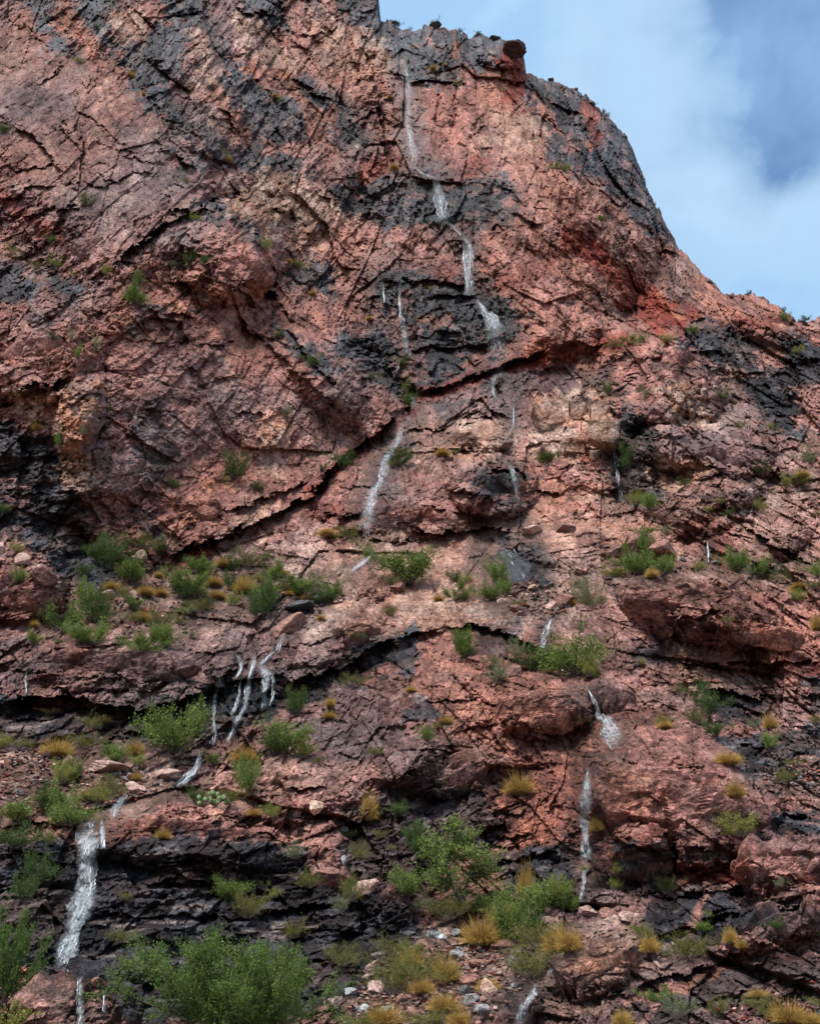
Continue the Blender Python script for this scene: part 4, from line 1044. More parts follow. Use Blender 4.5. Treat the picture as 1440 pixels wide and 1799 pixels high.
for k, nm in enumerate(REGN):
    fq = q4[freg == k]
    if len(fq) == 0:
        continue
    used = np.unique(fq)
    remap = np.zeros(NR * NC, np.int32)
    remap[used] = np.arange(len(used))
    me = np_mesh(nm, PTf[used], remap[fq], False)
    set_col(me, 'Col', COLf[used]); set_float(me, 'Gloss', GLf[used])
    tag(link(nm, me, None, M_ROCK), REG_LABEL[nm], None, None, 'structure')
# valley floor the viewer stands on
gr = np_mesh('ground', [(-3000, -3000, 0), (3000, -3000, 0), (3000, 3000, 0), (-3000, 3000, 0)], [(0, 1, 2, 3)])
tag(link('ground', gr, None, mat_plain('sand', (0.24, 0.17, 0.13))), 'flat sandy valley floor in front of the mountain', None, None, 'structure')


def rc(px, py):
    j = int(np.clip(np.searchsorted(ry, py), 1, NR - 2)); i = int(np.clip(np.searchsorted(cx, px), 1, NC - 2))
    return j, i


# where does a photo pixel really land after the relief was added: small search on the projected surface
def project(P):
    p = P - CAM
    zc = p[..., 1] * math.cos(PITCH) + p[..., 2] * math.sin(PITCH)
    yc = -p[..., 1] * math.sin(PITCH) + p[..., 2] * math.cos(PITCH)
    return 719.5 + F * p[..., 0] / zc, 899.0 - F * yc / zc


QX, QY = project(PT.astype(np.float64))


def hit(px, py, rad=34):
    sl = win(px - rad, px + rad, py - rad, py + rad)
    d = np.hypot(QX[sl] - px, QY[sl] - py)
    near = d < max(2.6, d.min() + 0.8)
    yy = np.where(near, PT[sl][..., 1], 1e9)
    k = np.unravel_index(np.argmin(yy), yy.shape)
    return PT[sl][k].astype(float)


# ------------------------------------------------------------------ outcrops that stand clear of the slope
BODY = []


def ico_np(sub):
    import bmesh
    bm = bmesh.new()
    bmesh.ops.create_icosphere(bm, subdivisions=sub, radius=1.0)
    v = np.array([x.co[:] for x in bm.verts]); f = np.array([[w.index for w in x.verts] for x in bm.faces])
    bm.free()
    return v, f


ICO6, ICO5 = ico_np(6), ico_np(5)


def body(px, py, w, h, rot, seed, parent, box=0.0, back=0.40, dep=0.9, chips=15, dmin=0.62, det=1.0, dy=0.0):
    rng = np.random.RandomState(seed)
    v, f = ICO6 if max(w, h) > 120 else ICO5
    v = v.copy()
    if box:
        v = v / np.abs(v).max(1, keepdims=True) ** 0.94
        v[:, 2] += 0.16 * v[:, 0] * (rng.rand() - 0.5) * 2
        v[:, 0] += 0.22 * v[:, 2] * (rng.rand() - 0.5) * 2
        v /= np.abs(v).max()
    for k in range(chips):
        n = rng.randn(3); n[2] *= 0.8; n /= np.linalg.norm(n)
        e = v @ n - rng.uniform(dmin, 0.92)
        v -= np.maximum(e, 0)[:, None] * n
    p = hit(px, py, 24)
    s = p[1] / F
    hw, hh = w * 0.5 * s, h * 0.5 * s
    hd = min(hw, hh) * dep
    v = v * np.array([hw, hd, hh]) / np.abs(v).max(0)
    nr = np.sign(v) * np.abs(v / np.array([hw, hd, hh])) ** (7 if box else 1) / np.array([hw, hd, hh])
    nr /= np.linalg.norm(nr, axis=1, keepdims=True) + 1e-9
    c, si = math.cos(R(rot)), math.sin(R(rot))
    rm = np.array([[c, 0, -si], [0, 1, 0], [si, 0, c]])
    v, nr = v @ rm.T, nr @ rm.T
    a, b, e = v[:, 0].astype(f32) + f32(seed), v[:, 2].astype(f32), v[:, 1].astype(f32)
    d = 0
    for S, am, an in ((1.3, 0.9, 0.5), (0.6, 1.0, 1.1), (0.27, 1.1, 0.2), (0.13, 1.0, 0.8)):
        S = S * max(1.0, s / 0.022)
        ca, sa = math.cos(an), math.sin(an)
        f1, f2, hsh_, dx, dy_ = vor((a * ca + b * sa + 0.4 * e) / (S * 1.5), (-a * sa + b * ca + 0.7 * e) / S, seed * 5 + int(S * 100))
        tx = rnd01(hsh_, 2) * 2 - 1; ty = rnd01(hsh_, 3) * 2 - 1
        d = d + am * S * (0.10 * (rnd01(hsh_, 1) - 0.5) + 0.28 * (tx * dx + ty * dy_) - 0.035 * np.exp(-(f2 - f1) / 0.05))
    d = d + 0.06 * fbm(a / 0.9, b / 0.9 + e, seed, 4)
    v = v + nr * (d * det)[:, None]
    ctr = np.array([p[0], p[1] + back * hd + dy, p[2]])
    wv = v + ctr
    qx, qy = project(wv)
    ii = np.clip(np.searchsorted(cx, qx), 0, NC - 1); jj = np.clip(np.searchsorted(ry, qy), 0, NR - 1)
    base_loc = np.array(parent.location) if parent is not None else np.zeros(3)
    me = np_mesh('rock_block', wv - base_loc, f, False)
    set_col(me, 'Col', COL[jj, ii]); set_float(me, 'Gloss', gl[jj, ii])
    o = link('rock_block', me, parent, M_ROCK)
    fr = wv[:, 1] < ctr[1] + 0.2 * hd
    BODY.append((qx[fr], qy[fr], wv[fr], qx.min(), qx.max(), qy.min(), qy.max()))
    return o


STRUCT = {o.name: o for o in COLL.objects if o.get('kind') == 'structure'}
for a in [('rock_ledges' if False else 'cliff_band', 128, 1778, 228, 150, 6, 3, 0.55), ('rock_bench', 30, 1042, 165, 112, 4, 4, 0.45), ('rock_mounds', 1195, 1412, 330, 140, -8, 5, 0.75), ('rock_mounds', 1098, 1488, 140, 88, -4, 6, 0.45),
          ('rock_mounds', 955, 1242, 176, 84, 6, 7, 0.5), ('rock_mounds', 1118, 1402, 92, 58, 18, 8, 0.5), ('rock_mounds', 1396, 1522, 190, 106, 10, 9, 0.5), ('rock_slope', 1228, 1050, 290, 104, -6, 10, 0.6), ('rock_bench', 858, 852, 165, 88, -6, 11, 0.6),
          ('ridge', 1190, 650, 150, 150, -30, 12, 0.7), ('rock_ledges', 1052, 1694, 170, 82, 16, 13, 0.6), ('rock_bench', 842, 768, 120, 46, -6, 14, 0.6), ('cliff_buttress', 425, 440, 190, 120, -42, 15, 0.75), ('ridge', 1250, 800, 250, 62, -4, 16, 0.6),
          ('rock_slope', 590, 1122, 180, 52, 22, 17, 0.6), ('cliff_buttress', 150, 735, 64, 140, -14, 18, 0.6), ('rock_slope', 1100, 1240, 150, 60, -32, 19, 0.7), ('cliff', 160, 430, 110, 84, -30, 20, 0.7), ('cliff_buttress', 60, 610, 150, 150, -20, 21, 0.75),
          ('rock_slope', 800, 1360, 150, 60, 20, 22, 0.6), ('rock_slope', 200, 1168, 330, 70, -2, 23, 0.7), ('rock_ledges', 1370, 1630, 190, 56, 22, 24, 0.6), ('rock_ledges', 890, 1778, 110, 60, 24, 25, 0.5), ('ridge', 1355, 560, 110, 60, -24, 26, 0.8),
          ('rock_bench', 1130, 962, 140, 54, -6, 27, 0.6), ('rock_slope', 440, 1372, 200, 46, 4, 28, 0.6), ('cliff_buttress', 340, 890, 110, 56, 8, 29, 0.6), ('rock_slope', 1330, 1110, 190, 50, -10, 30, 0.6), ('cliff_band', 330, 1462, 280, 52, -4, 31, 0.6), ('rock_bench', 720, 905, 190, 46, 0, 32, 0.7)]:
    body(a[1], a[2], a[3], a[4], a[5], a[6], STRUCT[a[0]], back=a[7])
_hit0 = hit


def hit(px, py, rad=34):
    p = _hit0(px, py, rad)
    for qx, qy, wv, x0, x1, y0, y1 in BODY:
        if x0 < px < x1 and y0 < py < y1:
            d = np.hypot(qx - px, qy - py)
            m = d < 4.0
            if m.any():
                k = np.argmin(np.where(m, wv[:, 1], 1e9))
                if wv[k, 1] < p[1]:
                    p = wv[k].astype(float).copy()
    return p


# ------------------------------------------------------------------ waterfalls
def catmull(p, n):
    p = np.array(p, float)
    ext = np.vstack([2 * p[0] - p[1], p, 2 * p[-1] - p[-2]])
    out = []
    segs = len(p) - 1
    for t in np.linspace(0, segs - 1e-6, n):
        i = int(t); f = t - i
        a, b, c, d = ext[i:i + 4]
        out.append(0.5 * ((2 * b) + (-a + c) * f + (2 * a - 5 * b + 4 * c - d) * f * f + (-a + 3 * b - 3 * c + d) * f ** 3))
    return np.array(out)


def box_smooth(a, k, axis=0):
    if k < 2: return a
    pad = [(0, 0)] * a.ndim; pad[axis] = (k, k)
    b = np.pad(a, pad, mode='edge')
    ker = np.ones(2 * k + 1) / (2 * k + 1)
    return np.apply_along_axis(lambda v: np.convolve(v, ker, 'valid'), axis, b)


frng = np.random.RandomState(77)


def make_fall(lab, dens, strands, first):
    allv, allf, allu, allflow, alld = [], [], [], [], []
    sv, sf = [], []
    base_pt = None
    for S in strands:
        ln = sum(math.hypot(S[i + 1][0] - S[i][0], S[i + 1][1] - S[i][1]) for i in range(len(S) - 1))
        n = max(8, int(ln / 2.6)); m = 13
        c = catmull(S, n)
        ang = np.gradient(c[:, :2], axis=0)
        ang /= np.linalg.norm(ang, axis=1, keepdims=True) + 1e-9
        side = np.stack([-ang[:, 1], ang[:, 0]], 1)
        side = np.where(side[:, :1] < 0, -side, side)
        jit = box_smooth(frng.randn(n, 1), 2) * 1.2
        tt = np.linspace(-1, 1, m)
        wdt = np.maximum(c[:, 2] * (1.25 if S[0][1] < 900 else 1.0), 3.4)[:, None] * 0.60 * (1 + 0.25 * box_smooth(frng.randn(n, 1), 2))
        gxp = c[:, 0:1] + side[:, 0:1] * tt[None] * wdt + jit
        gyp = c[:, 1:2] + side[:, 1:2] * tt[None] * wdt
        dep = np.zeros((n, m))
        for i in range(n):
            for j in range(0, m, 2):
                dep[i, j] = hit(gxp[i, j], gyp[i, j], 16)[1]
        dep[:, 1::2] = 0.5 * (dep[:, 0:-1:2] + dep[:, 2::2])
        mid = np.median(dep, axis=1, keepdims=True)
        dep = np.clip(dep, mid - 0.8, mid + 0.8)
        dep = np.minimum(box_smooth(box_smooth(dep, 3, 0), 2, 1), dep + 0.25)
        dep -= 0.10 + 0.10 * np.clip(1 - tt[None] ** 2, 0, 1)
        g = unproject(gxp, gyp, dep)
        g += (frng.randn(n, m, 1) * np.array([0, 0.03, 0.02]))
        o = sum(len(x) for x in allv)
        ii = np.arange(n * m).reshape(n, m) + o
        allf.append(np.stack([ii[:-1, :-1], ii[1:, :-1], ii[1:, 1:], ii[:-1, 1:]], -1).reshape(-1, 4))
        allv.append(g.reshape(-1, 3))
        vlen = np.r_[0, np.cumsum(np.linalg.norm(np.diff(g[:, m // 2], axis=0), axis=1))]
        uu = np.stack([np.broadcast_to((tt[None] + 1) / 2, (n, m)), np.broadcast_to(vlen[:, None], (n, m))], -1)
        allu.append(uu.reshape(-1, 2))
        fl = np.stack([g[..., 0], np.broadcast_to(vlen[:, None], (n, m)) + frng.rand() * 20, np.full((n, m), frng.rand() * 9)], -1)
        allflow.append(fl.reshape(-1, 3))
        fade = np.clip(np.minimum(np.arange(n), n - 1 - np.arange(n)) / (0.16 * n + 1), 0, 1)[:, None]
        alld.append((dens * (0.5 + 0.5 * fade) * np.ones((1, m))).ravel())
        if base_pt is None: base_pt = g[0, m // 2]
        # braided threads of white water in front of the sheet
        nt_ = int(2 + S[len(S) // 2][2] * dens * n / 110.0 + n / 14)
        for k in range(nt_):
            a0 = frng.randint(0, max(1, n - 5)); a1 = min(n, a0 + 4 + int(14 * frng.rand() ** 2))
            ph = frng.uniform(-0.75, 0.75); wv = box_smooth(frng.randn(a1 - a0), 2) * 0.35 + np.cumsum(frng.randn(a1 - a0)) * 0.03
            tj = np.clip(ph + wv, -0.95, 0.95)
            jj = (tj + 1) / 2 * (m - 1); j0 = np.clip(jj.astype(int), 0, m - 2); fr = (jj - j0)[:, None]
            ctr = g[np.arange(a0, a1), j0] * (1 - fr) + g[np.arange(a0, a1), j0 + 1] * fr
            ctr[:, 1] -= 0.05
            hw = ctr[:, 1] / F * (0.10 + 0.62 * frng.rand() * np.abs(box_smooth(frng.randn(a1 - a0), 1))) * np.sin(np.linspace(0.15, 3.0, a1 - a0))
            lft = ctr - np.stack([hw, 0 * hw, 0 * hw], 1); rgt = ctr + np.stack([hw, 0 * hw, 0 * hw], 1)
            frt = ctr - np.stack([0 * hw, hw, 0 * hw], 1)
            o2 = sum(len(x) for x in sv); nn = len(ctr)
            sv.append(np.concatenate([lft, frt, rgt]))
            r_ = np.arange(nn - 1) + o2
            sf.append(np.stack([r_, r_ + nn, r_ + nn + 1, r_ + 1], -1)); sf.append(np.stack([r_ + nn, r_ + 2 * nn, r_ + 2 * nn + 1, r_ + nn + 1], -1))
    root = link('waterfall', None)
    root.location = base_pt
    tag(root, lab, 'waterfall', 'strands of one stepped waterfall down the mountain')
    v = np.concatenate(allv) - base_pt
    me = np_mesh('water_sheet', v, np.concatenate(allf), True)
    uvl = me.uv_layers.new(name='UVMap')
    li = np.empty(len(me.loops), np.int32); me.loops.foreach_get('vertex_index', li)
    uvl.data.foreach_set('uv', np.concatenate(allu).astype(f32)[li].ravel())
    at = me.attributes.new('Flow', 'FLOAT_VECTOR', 'POINT')
    at.data.foreach_set('vector', np.concatenate(allflow).astype(f32).ravel())
    set_float(me, 'Density', np.concatenate(alld))
    link('water_sheet', me, root, M_WATER)
    if sv:
        me2 = np_mesh('water_threads', np.concatenate(sv) - base_pt, np.concatenate(sf), True)
        link('water_threads', me2, root, M_FOAM)['kind'] = 'stuff'


for i, (lab, dn, strands) in enumerate(FALLS):
    make_fall(lab, dn, strands, i)


# ------------------------------------------------------------------ plants
def tube(pts_, r0, r1, sides=3):
    pts_ = np.asarray(pts_, float)
    n = len(pts_)
    t = np.gradient(pts_, axis=0)
    t /= np.linalg.norm(t, axis=1, keepdims=True) + 1e-9
    ref = np.where(np.abs(t[:, 2:3]) > 0.9, np.array([[1.0, 0, 0]]), np.array([[0, 0, 1.0]]))
    s = np.cross(t, ref); s /= np.linalg.norm(s, axis=1, keepdims=True) + 1e-9
    w = np.cross(t, s)
    rr = np.linspace(r0, r1, n)
    a = np.linspace(0, 2 * np.pi, sides, endpoint=False)
    v = pts_[:, None] + rr[:, None, None] * (np.cos(a)[None, :, None] * s[:, None] + np.sin(a)[None, :, None] * w[:, None])
    i = np.arange(n * sides).reshape(n, sides)
    f = np.stack([i[:-1], np.roll(i[:-1], -1, 1), np.roll(i[1:], -1, 1), i[1:]], -1).reshape(-1, 4)
    return v.reshape(-1, 3), f


class Acc:
    def __init__(s): s.v, s.f, s.n = [], [], 0
    def add(s, v, f): s.v.append(v); s.f.append(f + s.n); s.n += len(v)
    def mesh(s, name, sm=True): return np_mesh(name, np.concatenate(s.v), np.concatenate(s.f), sm)


def leaves_mesh(name, c, rng, size, asp=2.2, tint=None, dirs=None):
    n = len(c)
    d = rng.randn(n, 3) if dirs is None else dirs + rng.randn(n, 3) * 0.6
    d /= np.linalg.norm(d, axis=1, keepdims=True)
    e = np.cross(d, rng.randn(n, 3)); e /= np.linalg.norm(e, axis=1, keepdims=True) + 1e-9
    L_ = size * rng.uniform(0.6, 1.5, (n, 1)); w = L_ / asp
    v = np.stack([c - d * L_ * 0.5, c + e * w * 0.5, c + d * L_ * 0.5, c - e * w * 0.5], 1).reshape(-1, 3)
    me = np_mesh(name, v, np.arange(4 * n).reshape(n, 4), False)
    t = rng.rand(n) if tint is None else tint
    set_float(me, 'Tint', np.repeat(t, 4))
    return me


def grow(rng, nst, hgt, spread, nleaf, leaf, twigs=7, base_r=0.03, curl=0.35, trunk=0.010, asp=2.4, clump=0.045):
    acc = Acc(); tips = []; tdirs = []
    for s in range(nst):
        az = rng.uniform(0, 2 * np.pi); tl = spread * math.sqrt(rng.uniform(0.03, 1)); ln = hgt * rng.uniform(0.55, 1.15) / max(0.45, math.cos(tl) ** 0.4)
        d = np.array([math.sin(tl) * math.cos(az), math.sin(tl) * math.sin(az), math.cos(tl)])
        p = np.array([math.cos(az), math.sin(az), 0]) * rng.uniform(0, base_r); pp = [p]
        for k in range(7):
            d = d + rng.randn(3) * 0.14 + np.array([0, 0, curl * 0.12]); d /= np.linalg.norm(d)
            p = p + d * ln / 7; pp.append(p)
        pp = np.array(pp)
        acc.add(*tube(pp, trunk, trunk * 0.25))
        for t in range(twigs):
            i = rng.randint(2, 7)
            d2 = pp[i] - pp[i - 1]; d2 = d2 / np.linalg.norm(d2) + rng.randn(3) * 0.6; d2 /= np.linalg.norm(d2)
            l2 = ln * rng.uniform(0.15, 0.36)
            q_ = [pp[i]]
            for k in range(4):
                d2 = d2 + rng.randn(3) * 0.15; d2[2] += 0.08; d2 /= np.linalg.norm(d2)
                q_.append(q_[-1] + d2 * l2 / 4)
            q_ = np.array(q_)
            acc.add(*tube(q_, trunk * 0.45, trunk * 0.15))
            tips.append(q_)
        tips.append(pp[3:])
    cs, tt, dr = [], [], []
    per = max(3, nleaf // len(tips))
    for q_ in tips:
        x = rng.uniform(0.1, 1.05, per) * (len(q_) - 1); i = np.clip(x.astype(int), 0, len(q_) - 2); f = (x - i)[:, None]
        c = q_[i] * (1 - f) + q_[i + 1] * f + rng.randn(per, 3) * clump
        cs.append(c); tt.append(np.clip(rng.rand() * 0.6 + 0.4 * rng.rand(per), 0, 1)); dr.append(np.repeat((q_[-1] - q_[0])[None] / (np.linalg.norm(q_[-1] - q_[0]) + 1e-9), per, 0))
    c = np.concatenate(cs); c[:, 2] = np.abs(c[:, 2])
    return acc.mesh('stem'), leaves_mesh('foliage', c, rng, leaf * 1.25, asp * 0.85, np.concatenate(tt), np.concatenate(dr))


def tussock(rng, n, hgt, spread, wid=0.012):
    vs, fs, tn = [], [], []
    k = 0
    for i in range(n):
        az = rng.uniform(0, 2 * np.pi); tl = spread * math.sqrt(rng.rand()); ln = hgt * rng.uniform(0.55, 1.1)
        b = np.array([math.cos(az), math.sin(az), 0]) * rng.uniform(0, 0.16)
        d = np.array([math.sin(tl) * math.cos(az), math.sin(tl) * math.sin(az), math.cos(tl)])
        s = np.cross(d, rng.randn(3)); s /= np.linalg.norm(s) + 1e-9; s *= wid
        m_ = b + d * ln * 0.55; d2 = d + np.array([0, 0, -0.55]) * rng.rand() + 0.2 * rng.randn(3); e = m_ + d2 * ln * 0.5
        vs += [b - s, b + s, m_ + s * 0.8, m_ - s * 0.8, e + s * 0.2, e - s * 0.2]
        fs += [(k, k + 1, k + 2, k + 3), (k + 3, k + 2, k + 4, k + 5)]; k += 6
        tn += [rng.rand()] * 6
    v = np.array(vs); v[:, 2] = np.maximum(v[:, 2], 0)
    me = np_mesh('grass_blades', v, np.array(fs), False)
    set_float(me, 'Tint', tn)
    return me


PR = {}
rg = np.random.RandomState(3)
for k_, nproto in (('G', 5), ('O', 3), ('S', 2), ('L', 2), ('D', 2)):
    PR[k_] = []
    for i in range(nproto):
        if k_ == 'G': stm, fol = grow(rg, 15, 0.70, 0.95, 5200, 0.027, 8, 0.05, 0.5, 0.010)
        elif k_ == 'O': stm, fol = grow(rg, 26, 0.58, 1.15, 4600, 0.024, 5, 0.08, 0.2, 0.007, 3.4, 0.035)
        elif k_ == 'S': stm, fol = grow(rg, 18, 0.62, 1.0, 2600, 0.024, 6, 0.06, 0.3, 0.008, 2.4, 0.03)
        elif k_ == 'L': stm, fol = grow(rg, 24, 0.62, 1.05, 4600, 0.026, 5, 0.06, 0.3, 0.007, 3.0, 0.035)
        else: stm, fol = grow(rg, 16, 0.70, 0.92, 4200, 0.028, 8, 0.05, 0.4, 0.012)
        stm.materials.append(M_STEM if k_ in 'GD' else M_TWIG); fol.materials.append(M_LEAF[k_])
        PR[k_].append((stm, fol))
PR['Y'] = []
for i in range(4):
    tu = tussock(rg, 1100, 0.56, 1.35, 0.0075); tu.materials.append(M_LEAF['Y'])
    wd_ = tussock(rg, 260, 0.34, 1.4, 0.008); wd_.materials.append(M_TWIG)
    PR['Y'].append((wd_, tu))

KN = {'G': ('shrub', 'green shrub', 'shrub'), 'D': ('shrub', 'dark green shrub', 'shrub'), 'O': ('shrub', 'olive brown shrub', 'shrub'), 'S': ('shrub', 'grey twiggy shrub', 'shrub'),
      'L': ('shrub', 'yellow green shrub', 'shrub'), 'Y': ('grass_tussock', 'golden grass tussock', 'grass tussock')}
PLANTS = {
    'high on the upper left slab': 'D167,52,15,18 Y231,137,17,24 L142,110,22,14 Y250,168,10,10 D150,362,38,17 G88,428,18,18 D10,233,24,14 O15,450,40,26 L340,386,22,12 O328,320,16,18 O396,272,18,12 Y402,284,15,16 O293,180,12,9',
    'among the black bands of the upper cliff': 'L470,442,24,32 Y484,170,14,8 G497,176,14,8 Y684,172,10,14 Y692,296,18,12 L525,470,30,9 Y548,518,14,12 Y508,462,14,8 Y649,562,14,9 O660,668,32,14 D490,592,18,14 D552,646,34,24 S505,732,20,24',
    'on the skyline rim': 'D806,56,12,8 S722,52,10,13 D897,82,12,7 D1044,186,10,7 D1312,518,12,6 D1378,547,10,9 D700,42,16,9 D765,46,22,8 D840,59,12,6 D1070,203,10,7 D1150,362,8,8 D1060,196,8,6 D1415,563,18,7',
    'on the high wall by the falls': 'G972,296,22,18 G994,302,26,14 Y762,124,16,9 O808,147,22,12 G1056,387,12,12 L757,508,9,10 Y780,118,10,8 O880,160,18,10',
    'along the crest of the right ridge': 'G1221,588,24,16 L1170,602,32,12 G1100,604,34,12 O1075,612,34,12 G1130,598,24,10 G1376,568,22,16 L1402,618,22,14 S1130,692,34,14 O1296,752,24,12 G1268,700,18,8 O1275,690,16,8 L1350,752,18,9',
    'on top of the left buttress': 'G240,536,50,38 L95,468,32,16 O60,470,28,12 L187,480,26,14 G236,490,26,14 D335,470,38,28 O132,484,20,12 D360,466,16,22 D300,470,20,12',
    'in the cracks of the left buttress face': 'D94,600,10,14 S126,600,16,26 G137,630,16,26 S166,615,24,36 G104,785,22,40 D192,722,10,14 Y65,755,18,14 S145,762,14,20 D306,858,26,14 D412,845,48,46 D452,860,20,14 O395,848,20,18 O576,735,18,10 D8,902,20,16',
    'beside the water in the narrow gully': 'D707,648,22,24 D716,718,26,34 G712,690,16,26',
    'along the pink ramp': 'D601,825,38,34 D566,826,18,12 D702,818,46,26 D958,814,40,18 O977,800,12,14 Y778,800,26,14 D800,799,18,10 Y966,730,20,14 Y572,942,32,14 O612,944,40,20 D1066,694,18,26 O690,822,18,10 O1225,560,10,8',
    'in the black gully beside the tan block': 'D1102,824,34,42 D1090,800,20,30 L1117,888,32,24 G1142,898,36,32 D1200,854,22,9',
    'on the right slope above the brown outcrop': 'L1265,888,18,10 D1338,838,26,18 S1424,814,44,38 Y1408,838,26,14 L1396,852,44,20 D1280,904,18,9 G1137,938,32,16 S1170,940,22,14 L1244,900,14,8 O1437,906,12,10 L1330,896,40,12',
    'on the shelf above the brown right outcrop': 'G1128,975,44,36 G1118,1010,58,46 G1165,1008,44,32 Y1143,1012,22,16 O1085,1012,18,12 G1294,1004,46,42 G1332,1012,44,38 S1318,1010,20,20 L1225,1000,28,11 O1390,1016,60,18 G1436,1014,22,28 Y1402,1034,30,12 O1428,1034,30,14 L1400,1056,24,20 Y1392,1050,18,16 S1360,1008,30,18',
    'around the left edge boulder mound': 'L26,968,24,16 G30,1020,32,24 D172,985,38,34 D196,1000,46,62 D150,1012,28,22 O260,965,44,30 D280,978,34,30',
    'in the thicket below the left buttress': 'G232,1022,56,40 D222,1000,36,28 G330,1046,68,40 D318,1052,34,34 G352,1008,52,34 Y197,1036,28,18 Y258,1046,28,18 Y284,1046,24,16 Y279,1014,18,12 G234,1068,28,18 Y252,1090,26,20 O236,1092,36,18 G114,1110,66,50 G150,1070,34,52 D168,1092,54,36 G164,1134,54,42 G140,1128,40,26 G57,1128,28,16 D100,1132,10,10 S208,1134,20,16 G250,1146,58,38 G290,1136,50,38 O281,1106,38,48 O318,1096,22,18 G331,1078,24,16 O352,1072,34,22 D186,1078,20,20 D330,1064,18,10 S336,1120,22,14 S128,1116,24,20 Y62,1100,16,12 O178,1060,40,28 O216,1048,20,30',
    'in the middle of the shrubby bench': 'Y394,996,28,18 O432,996,48,32 D408,1000,22,22 G478,1020,40,28 Y488,1010,34,14 Y428,1040,38,30 Y376,1030,32,20 D402,1036,22,32 Y380,1052,28,16 L409,1062,26,26 D463,1086,46,66 G472,1060,40,46 O470,1040,38,22 G535,1046,70,32 G582,1050,36,28 D568,1062,48,16 Y540,1054,20,11 Y509,1046,16,12 D366,1070,22,18 O470,980,20,14 Y562,1088,14,10 O436,1022,20,14 L455,1020,22,14 D446,1080,18,22',
    'on the bare pink bench right of centre': 'D797,1020,26,16 L816,1024,22,14 G800,1054,46,26 Y768,1054,18,11 G872,1028,38,50 G862,1054,40,26 G888,1046,28,24 O906,1066,22,14 O1016,1030,28,18 S1032,1060,54,46 O1044,1064,32,26 Y1002,1062,18,10 L1076,1012,40,14 O686,1080,28,18 O626,1124,24,12 O688,1028,24,22',
    'below the bench beside the boulder': 'G812,1154,46,54 S906,1150,34,30 O862,1168,26,18 S870,1198,42,38 D932,1178,50,28 D958,1178,22,30 L1030,1188,40,32 G985,1172,40,32 L962,1182,18,8',
    'on the broken slope below the bench': 'O622,1204,38,18 Y580,1240,16,16 D516,1252,34,36 Y578,1262,22,14 D480,1325,44,36 G508,1322,70,46 L534,1330,36,28 O656,1326,28,15 Y430,1340,42,28 G420,1352,26,20 G372,1344,24,16 G752,1302,24,20 Y782,1270,22,14 O760,1280,30,12 O1010,1280,22,18 Y720,1216,20,10 O558,1338,16,10',
    'on the gravelly left terrace': 'Y103,1328,46,28 O36,1312,34,16 L5,1314,30,24 O155,1314,48,26 G207,1338,42,28 Y236,1326,26,26 L246,1344,28,18 G340,1292,32,56 O155,1280,34,26 Y186,1272,16,12 O90,1254,22,12 L106,1374,42,38 G130,1370,32,22 O192,1396,40,42 Y240,1370,18,14 L170,1408,40,24 G110,1426,46,40 G28,1440,56,30 D76,1432,30,46 O142,1444,46,22 G118,1450,60,34 D30,1490,60,30 O84,1486,26,24 Y152,1402,20,16 S126,1340,20,12',
    'around the prickly pear': 'D346,1412,28,24 O404,1412,36,26 G437,1398,40,56 L476,1434,28,20 Y446,1434,22,13 S500,1444,28,26 Y286,1472,22,16',
    'on the black lower cliff': 'D66,1560,44,44 D40,1580,36,32 O215,1654,32,26 O226,1704,26,24 O220,1580,18,14 G410,1580,54,30 L463,1568,20,18 L486,1578,18,14 O436,1612,42,42 O545,1562,38,30 O515,1648,36,28 S520,1510,40,26 S602,1600,28,26 O616,1580,32,44 O602,1694,46,42 O628,1510,26,38 Y646,1440,26,44 D700,1436,26,20 O668,1470,18,14 O690,1492,14,10 O615,1470,18,12',
    'around the small tree': 'G708,1572,52,40 D730,1482,34,34 D732,1500,30,26 O793,1614,64,38 Y926,1584,26,56 G852,1604,44,32 G945,1606,56,54 G985,1596,40,42 L982,1580,30,34 G905,1612,40,30 Y910,1394,46,32 G1006,1600,30,22 S738,1600,30,22 L1026,1530,14,10',
    'around the stones of the talus': 'Y846,1660,58,42 G900,1662,48,64 O946,1668,56,56 Y978,1672,40,40 Y1000,1668,36,32 D932,1650,40,44 O930,1716,60,52 O745,1726,64,56 Y782,1726,40,38 Y740,1744,34,22 Y780,1776,44,26 Y856,1740,32,20 O692,1744,60,66 O700,1692,52,44 Y722,1700,34,26 L880,1632,44,34 Y672,1800,50,30 O752,1800,54,28 L724,1690,30,26 Y890,1626,44,30 O935,1630,30,22 O630,1806,50,28 Y808,1800,36,22',
    'on the red mounds at lower right': 'L1298,1468,62,36 O1378,1378,32,30 Y1292,1398,28,26 D1256,1532,32,36 O1168,1572,36,32 L1082,1538,16,18 Y1050,1462,20,26 L1082,1562,20,18 D1246,1262,34,52 D1252,1294,34,24 O1216,1268,30,26 O1192,1218,22,22 Y1166,1278,22,14 Y1350,1280,22,26 G1356,1314,28,26 O1432,1270,24,16 Y1276,1342,42,22 O1276,1094,20,14 L1126,1172,14,12 Y1436,1106,26,28 O1166,1270,30,14 S1320,1280,22,16 O1400,1345,28,12 Y1160,1270,14,14',
    'on the slanting ledges at bottom right': 'O1206,1680,60,42 Y1237,1674,18,22 Y1281,1656,20,24 L1244,1624,14,18 G1236,1638,30,16 Y1140,1674,28,26 G1160,1758,40,18 S1190,1790,38,36 O1266,1788,40,34 Y1384,1796,46,30 O1352,1790,30,20 D1362,1636,22,14 O1432,1646,26,16 Y1092,1800,26,22 O1130,1650,24,26 Y1300,1666,18,14 S1372,1560,22,14 O1330,1770,40,20 Y1330,1752,30,12 Y1420,1800,36,18 O1440,1770,30,18 O1120,1640,20,18',
}
prng = random.Random(11)
SAME = {}
